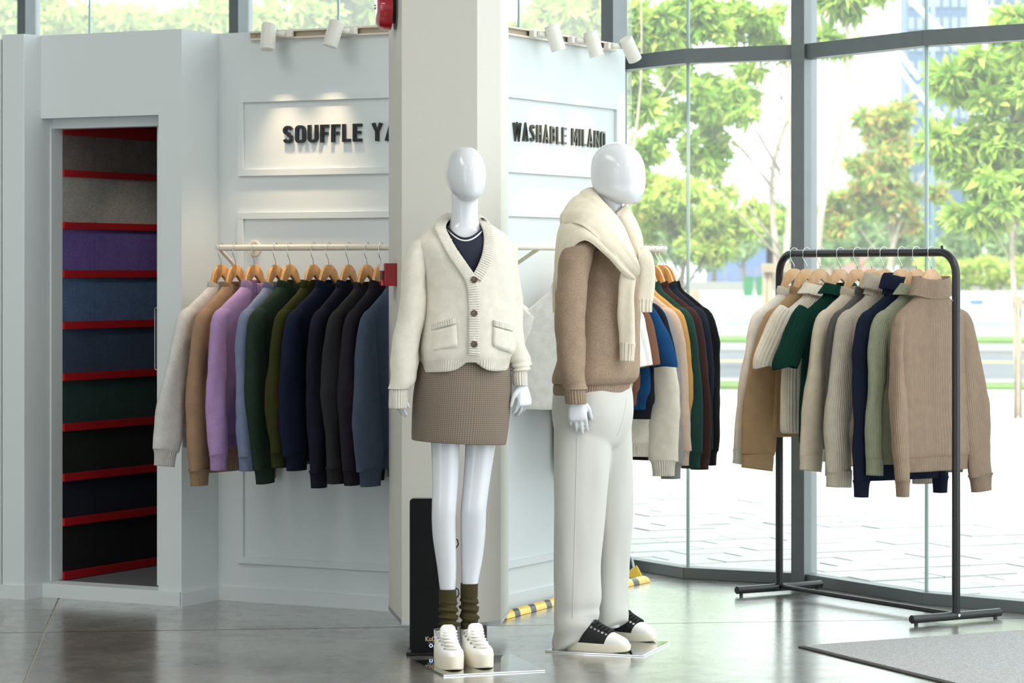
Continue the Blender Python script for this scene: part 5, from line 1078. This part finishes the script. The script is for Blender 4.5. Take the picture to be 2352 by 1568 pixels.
def tree(px, Y, crowns, label, lm='g', n=9000, size=.16, trunk_r=.08, bark=None, fork=None, stems=1, base_z=-.05, group='trees outside the windows', clus=26, lean=0, tip=None, nb=14):
    """crowns: (px, row, rx px, ry px) ellipsoids of foliage at the tree's distance"""
    k = Y/F; b = Vector(((px-CX)*k, Y, base_z)); e = tag(empty('street_tree', b), label, 'tree', group); cl = []; rd_ = []
    ends = []
    area = sum(c[2]*c[3] for c in crowns)
    for cx, row, rx, ry in crowns:
        m = max(4, int(2.2*clus*rx*ry/area)); c = Vector(((cx-CX)*k, Y, ZA(row, Y))); ends.append((c, rx*k, ry*k))
        for _ in range(m):
            d = rng.normal(size=3); d /= np.linalg.norm(d); r = rng.random()**.5
            cl.append((c.x+d[0]*rx*k*r, c.y+d[1]*min(rx*k, 2.2)*r, c.z+d[2]*ry*k*r)); rd_.append(.55*math.sqrt(rx*ry)*k*rng.uniform(.22, .55))
    cl = np.array(cl); rd_ = np.array(rd_); leaves(cl, rd_, n, size, LEAF[lm], e)
    top = max(ends, key=lambda q: q[0].z)[0] if tip is None else PT(tip[0], tip[1], Y); mid = b+Vector((lean, 0, 0))+(Vector((0, 0, (top.z-b.z)*.5)))
    for s_ in range(stems):
        ja_ = Vector((rng.normal()*.12, rng.normal()*.1, 0))*(1+s_); tp = top+Vector((rng.normal()*.3, rng.normal()*.2, 0))*(1+s_*1.5)
        pts = dense([tuple(b+ja_*.25*s_), tuple(b+(mid-b)*.5+ja_*.4), tuple(mid+ja_), tuple(mid.lerp(tp, .5)+Vector((rng.normal()*.08, 0, 0))), tuple(tp)], 4)
        MB().tube([tuple(q) for q in pts], [trunk_r*(1-.85*i/(len(pts)-1)) for i in range(len(pts))], 9).build('trunk', bark or M_BARK, e, smooth=True)
    for i in range(nb):
        q = Vector(cl[i*len(cl)//nb]); h0 = min(q.z*.85, max(b.z+(top.z-b.z)*.28, q.z-abs(q.x-mid.x)*.9-.3)); fr = max(0, min(1, (h0-b.z)/(top.z-b.z))); s0 = b.lerp(mid, min(1, fr*2)) if fr < .5 else mid.lerp(top, (fr-.5)*2)
        MB().tube([s0, s0.lerp(q, .5)+Vector((0, 0, .1)), q], [trunk_r*.28, trunk_r*.16, trunk_r*.05], 6).build('branch', bark or M_BARK, e, smooth=True)
    return e
tree(1793, 36, [(1640, 230, 150, 130), (1560, 60, 130, 80), (1740, 70, 110, 80), (1480, 330, 60, 70), (1640, 360, 110, 60)], 'tall pale-barked street tree left of the window mullion', 'g', 10500, .17, .055, stems=2, tip=(1803, -120))
tree(1557, 40, [(1580, 470, 150, 90), (1500, 420, 80, 80), (1680, 500, 110, 70), (1470, 520, 50, 60), (1600, 560, 130, 40)], 'yellow-green feathery small tree behind the man mannequin', 'y', 12500, .15, .06, tip=(1570, 440), bark=M_BARK2, clus=40)
tree(2030, 58, [(2030, 300, 90, 90), (2000, 420, 110, 90), (2080, 450, 80, 80), (1930, 500, 60, 70)], 'round green-orange tree with forked trunks between the mullion and the glass joint', 'o', 9000, .24, .08, stems=3, clus=30, tip=(2030, 320))
tree(2338, 27, [(2290, 190, 110, 80), (2230, 330, 110, 70), (2330, 330, 90, 120), (2280, 450, 120, 70), (2340, 80, 80, 60), (2150, 170, 70, 30)], 'leafy green tree at the right edge of the view', 'g', 9000, .17, .035, clus=34, tip=(2330, 40))
tree(1425, 24, [(1490, 70, 90, 70), (1430, 160, 60, 50), (1600, 40, 80, 45), (1450, 250, 50, 40)], 'dark green tree leaning in above the lettered wall end', 'g', 5000, .15, .03, clus=24, tip=(1455, -60))
tree(1852, 22, [(1930, 0, 70, 28), (1960, -40, 80, 40), (1905, 78, 40, 14), (1925, 96, 30, 8)], 'tree whose lowest leaves reach into the top of the right window', 'g', 1500, .14, .05, clus=14, tip=(1850, -80), nb=0)
for i, (px, Y, cr_, n_) in enumerate(((1290, 26, [(1270, 60, 130, 60), (1330, 10, 90, 60), (1200, 120, 80, 50)], 5000), (760, 30, [(680, 40, 120, 60), (820, 30, 110, 60), (760, -20, 130, 50)], 6000), (460, 34, [(440, 60, 110, 40), (330, 50, 90, 40), (500, 20, 60, 40)], 4500), (180, 34, [(160, 50, 100, 50), (90, 20, 80, 50)], 3500), (0, 30, [(10, 40, 60, 60), (-60, 30, 80, 60)], 3000), (1000, 31, [(980, 30, 90, 50), (1060, 60, 90, 50)], 3000))):
    tree(px, Y, cr_, ['pale sunlit tree above the WASHABLE wall', 'pale sunlit tree above the SOUFFLE wall', 'pale tree above the recess beside the cabin door', 'pale tree above the cabin door header', 'tree at the far left edge above the wall', 'tree hidden mostly behind the top of the column'][i], 'y', n_, .17, .04, clus=22)
for i in range(15):
    px = 1440+i*66+rng.uniform(-20, 20); r = rng.uniform(40, 60); row = rng.uniform(505, 560)
    tree(px, 235+rng.uniform(-15, 25), [(px, row, r, r*1.1), (px+rng.uniform(-25, 25), row+35, r, r*.8)], 'hazy distant tree behind the plaza, %s from the left in its row' % ('first second third fourth fifth sixth seventh eighth ninth tenth eleventh twelfth thirteenth fourteenth fifteenth'.split()[i]), 'd', 900, .95, .25, bark=M_BARK2, group='distant trees behind the plaza', clus=10)
# hedge
hx0, hx1, Yh_ = (2120-CX)/F*194, (2700-CX)/F*194, 194; e = tag(empty('hedge', ((hx0+hx1)/2, Yh_, 0)), 'long clipped bright green hedge across the plaza', 'hedge')
cl = np.array([(x, Yh_+rng.uniform(-.6, .6), rng.uniform(.5, 2.0)) for x in np.linspace(hx0, hx1, 60)]); leaves(cl, np.full(60, .75), 7000, .5, LEAF['y'], e, 0)
for x in np.linspace(hx0, hx1, 14): MB().tube([(x, Yh_, -.05), (x, Yh_, 1.4)], .05, 6).build('stem', M_BARK2, e)
# tree stakes by the tall tree
def stake(px, Y, w_, label, rows=(612, 700)):
    k = Y/F; c = Vector(((px-CX)*k, Y, 0)); e = tag(empty('tree_stake', c), label, 'tree support'); zt2 = ZA(rows[0], Y); M_ST = mat('weathered wood', (150, 134, 112), rough=.9, var=(5, .2))
    MB().box(c.x-w_, c.x+w_, Y-.06, Y-.02, zt2-.07, zt2+.04).build('cross_bar', M_ST, e)
    MB().box(c.x-w_, c.x+w_, Y+.12, Y+.16, zt2-.07, zt2+.04).build('cross_bar', M_ST, e)
    for s_ in (-.85, .85, -.5):
        MB().tube([(c.x+s_*w_*1.15, Y+.05, -.05), (c.x+s_*w_*.9, Y+.05, zt2+.02)], min(.035, w_*.35), 8).build('stake_leg', M_ST, e, smooth=True)
stake(1785, 35.8, .19, 'wooden support frame round the tall pale tree trunk'); stake(1590, 27, .065, 'small wooden stake post seen beside the left glass joint', (676, 720)); stake(2340, 26.6, .03, 'wooden stake post at the right edge of the window', (690, 720))
# bins, fence, tyres, lamp, block
M_BIN = mat('green bin plastic', (30, 110, 62), rough=.5)
for i, px in enumerate((1718, 1748, 1812)):
    k = 150/F; x = (px-CX)*k; e = tag(empty('wheelie_bin', (x, 150, 0)), 'green bin beyond the plaza, %s' % ('leftmost of three', 'middle of three', 'rightmost of three')[i], 'bin', 'green bins')
    vs = [(x+a*.27*q, 150+b*.3*q, z) for z, q in ((0, .85), (.95, 1)) for a, b in ((-1, -1), (1, -1), (1, 1), (-1, 1))]; MB().add(vs, [(3, 2, 1, 0), (4, 5, 6, 7), (0, 1, 5, 4), (1, 2, 6, 5), (2, 3, 7, 6), (3, 0, 4, 7)]).build('bin_body', M_BIN, e)
    MB().box(x-.3, x+.3, 149.66, 150.34, .95, 1.03).build('lid', M_BIN, e)
k = 220/F; e = tag(empty('boundary_fence', (20, 200, 0)), 'low pale boundary wall with railing across the far side of the plaza', 'fence'); M_FW = mat('pale render', (130, 128, 122), rough=.9); M_FR = mat('railing grey', (110, 114, 116), rough=.6)
MB().box(4, 60, 200, 200.3, -.08, .55).build('fence_wall', M_FW, e)
for x in np.arange(4.2, 60, 2.2): MB().box(x-.05, x+.05, 200.1, 200.2, .5, 1.5).build('fence_post', M_FR, e)
for z in (.85, 1.15, 1.45): MB().box(4, 60, 200.12, 200.17, z, z+.06).build('fence_rail', M_FR, e)
for i, (px, c) in enumerate(((2243, (70, 110, 170)), (2340, (70, 90, 130)))):
    x = (px-CX)/F*120; e = tag(empty('tyre_marker', (x, 120, -.08)), ('bright blue tyre lying on the plaza by the hedge', 'dark blue tyre lying on the plaza at the right edge')[i], 'tyre', 'painted tyres')
    MB().tube([(x+.2*math.cos(a), 120+.2*math.sin(a), .02) for a in np.linspace(0, 6.283, 25)], .10, 10, cap=False).build('tyre_ring', mat('tyre paint %d' % i, c, rough=.7), e, smooth=True)
x = (1650-CX)/F*70; o = MB().box(x-.18, x+.18, 70, 70.4, -.08, .24).build('concrete_block', mat('white concrete', (225, 225, 222), rough=.9), None, bevel=.02); tag(o, 'white concrete block standing alone on the plaza', 'block')
x = (2143-CX)/F*75; e = tag(empty('street_lamp', (x, 75, -.08)), 'grey-green street lamp post behind the right glass joint', 'street lamp'); M_LP = mat('lamp post green', (120, 140, 134), rough=.5)
MB().tube([(x, 75, -.08), (x, 75, ZA(-60, 75))], .055, 10).build('post', M_LP, e, smooth=True)
MB().tube([(x, 75, ZA(262, 75)), (x-.14, 75, ZA(240, 75)), (x-.19, 75, ZA(210, 75)), (x-.16, 75, ZA(178, 75))], .03, 8).build('lamp_arm', M_LP, e, smooth=True)
zz = ZA(172, 75); MB().tube([(x-.14, 75, zz-.06), (x-.14, 75, zz), (x-.14, 75, zz+.07)], [.08, .15, .05], 14).build('lamp_head', mat('lamp head', (240, 225, 190), rough=.4), e, smooth=True)
# buildings
def tower(x0px, x1px, Y, top, label, cm, depth=40, floors=14, cols=6, wm=None, wtop=None, zmin=0):
    x0, x1 = (x0px-CX)/F*Y, (x1px-CX)/F*Y; e = tag(empty('tower_building', ((x0+x1)/2, Y, 0)), label, 'building'); z1 = top
    MB().box(x0, x1, Y, Y+depth, -.1, z1).build('wall', cm, e)
    wp = None
    if wm:
        fh = z1/floors; cw = (x1-x0)/cols; src = None
        for r_ in range(floors):
            if r_*fh < zmin: continue
            for c_ in range(cols):
                p = (x0+(c_+.15)*cw, Y-.15, (r_+.3)*fh)
                if src is None: src = MB().box(0, cw*.7, 0, .2, 0, fh*.55).build('window', wm, e, world=False)
                o = src if wp is None else src.copy()
                if wp: C.objects.link(o)
                wp = True; o.parent = e; o.location = Vector(p)-e.location
    return e
M_BW = mat('white cladding', (158, 156, 150), rough=.8); M_BB = mat('blue curtain wall', (84, 104, 128), rough=.5); M_BWin = mat('pale window glass', (128, 138, 144), rough=.3); M_BG = mat('dark far glass', (84, 102, 124), rough=.3)
tower(1938, 2052, 320, 46, 'broad pale concrete tower behind the round tree', M_BW)
tower(2083, 2222, 380, 60, 'blue glass office tower behind the street lamp', M_BB, floors=20, cols=7, wm=M_BWin, zmin=12)
tower(2250, 2420, 450, 70, 'white office block at the right edge of the view', M_BW, floors=18, cols=6, wm=M_BG, zmin=10)
e = tag(empty('brace_truss', ((2080-CX)/F*300, 300, 0)), 'white diagonal steel braces crossing in front of the towers', 'steelwork')
M_BR = mat('white steel', (226, 226, 224), rough=.5)
for (x0, y0, x1, y1) in ((2090, 0, 2190, 105), (2065, -30, 2250, 160), (2085, 185, 2200, 305), (2060, 150, 2150, 265), (1985, 10, 2110, 180), (1960, 130, 2030, 215), (2165, 165, 2260, 265)):
    MB().tube([PT(x0, y0, 300), PT(x1, y1, 300)], .22, 6).build('brace', M_BR, e)
for px in (2062, 2262): MB().tube([PT(px, 660, 300), PT(px, -60, 300)], .25, 6).build('brace_column', M_BR, e)
for i, (x0, x1, top, c, lb) in enumerate(((1640, 1760, 6.5, (84, 104, 140), 'low blue-grey shed behind the far fence'), (1900, 2010, 8, (150, 112, 98), 'low pinkish building behind the far trees'), (1776, 1884, 5, (120, 116, 112), 'low grey building behind the far fence'))):
    X0, X1 = (x0-CX)/F*290, (x1-CX)/F*290; e = tag(empty('low_building', ((X0+X1)/2, 290, 0)), lb, 'building')
    cmx = mat('low building %d' % i, c, rough=.9); MB().box(X0, X1, 290, 302, -.1, top*.75).build('wall', cmx, e)
    MB().add([(X0-.3, 289.6, top*.75), (X1+.3, 289.6, top*.75), (X1+.3, 302.4, top*.75), (X0-.3, 302.4, top*.75), (X0-.3, 296, top), (X1+.3, 296, top)], [(0, 1, 5, 4), (2, 3, 4, 5), (1, 2, 5), (3, 0, 4), (3, 2, 1, 0)]).build('roof', cmx, e)
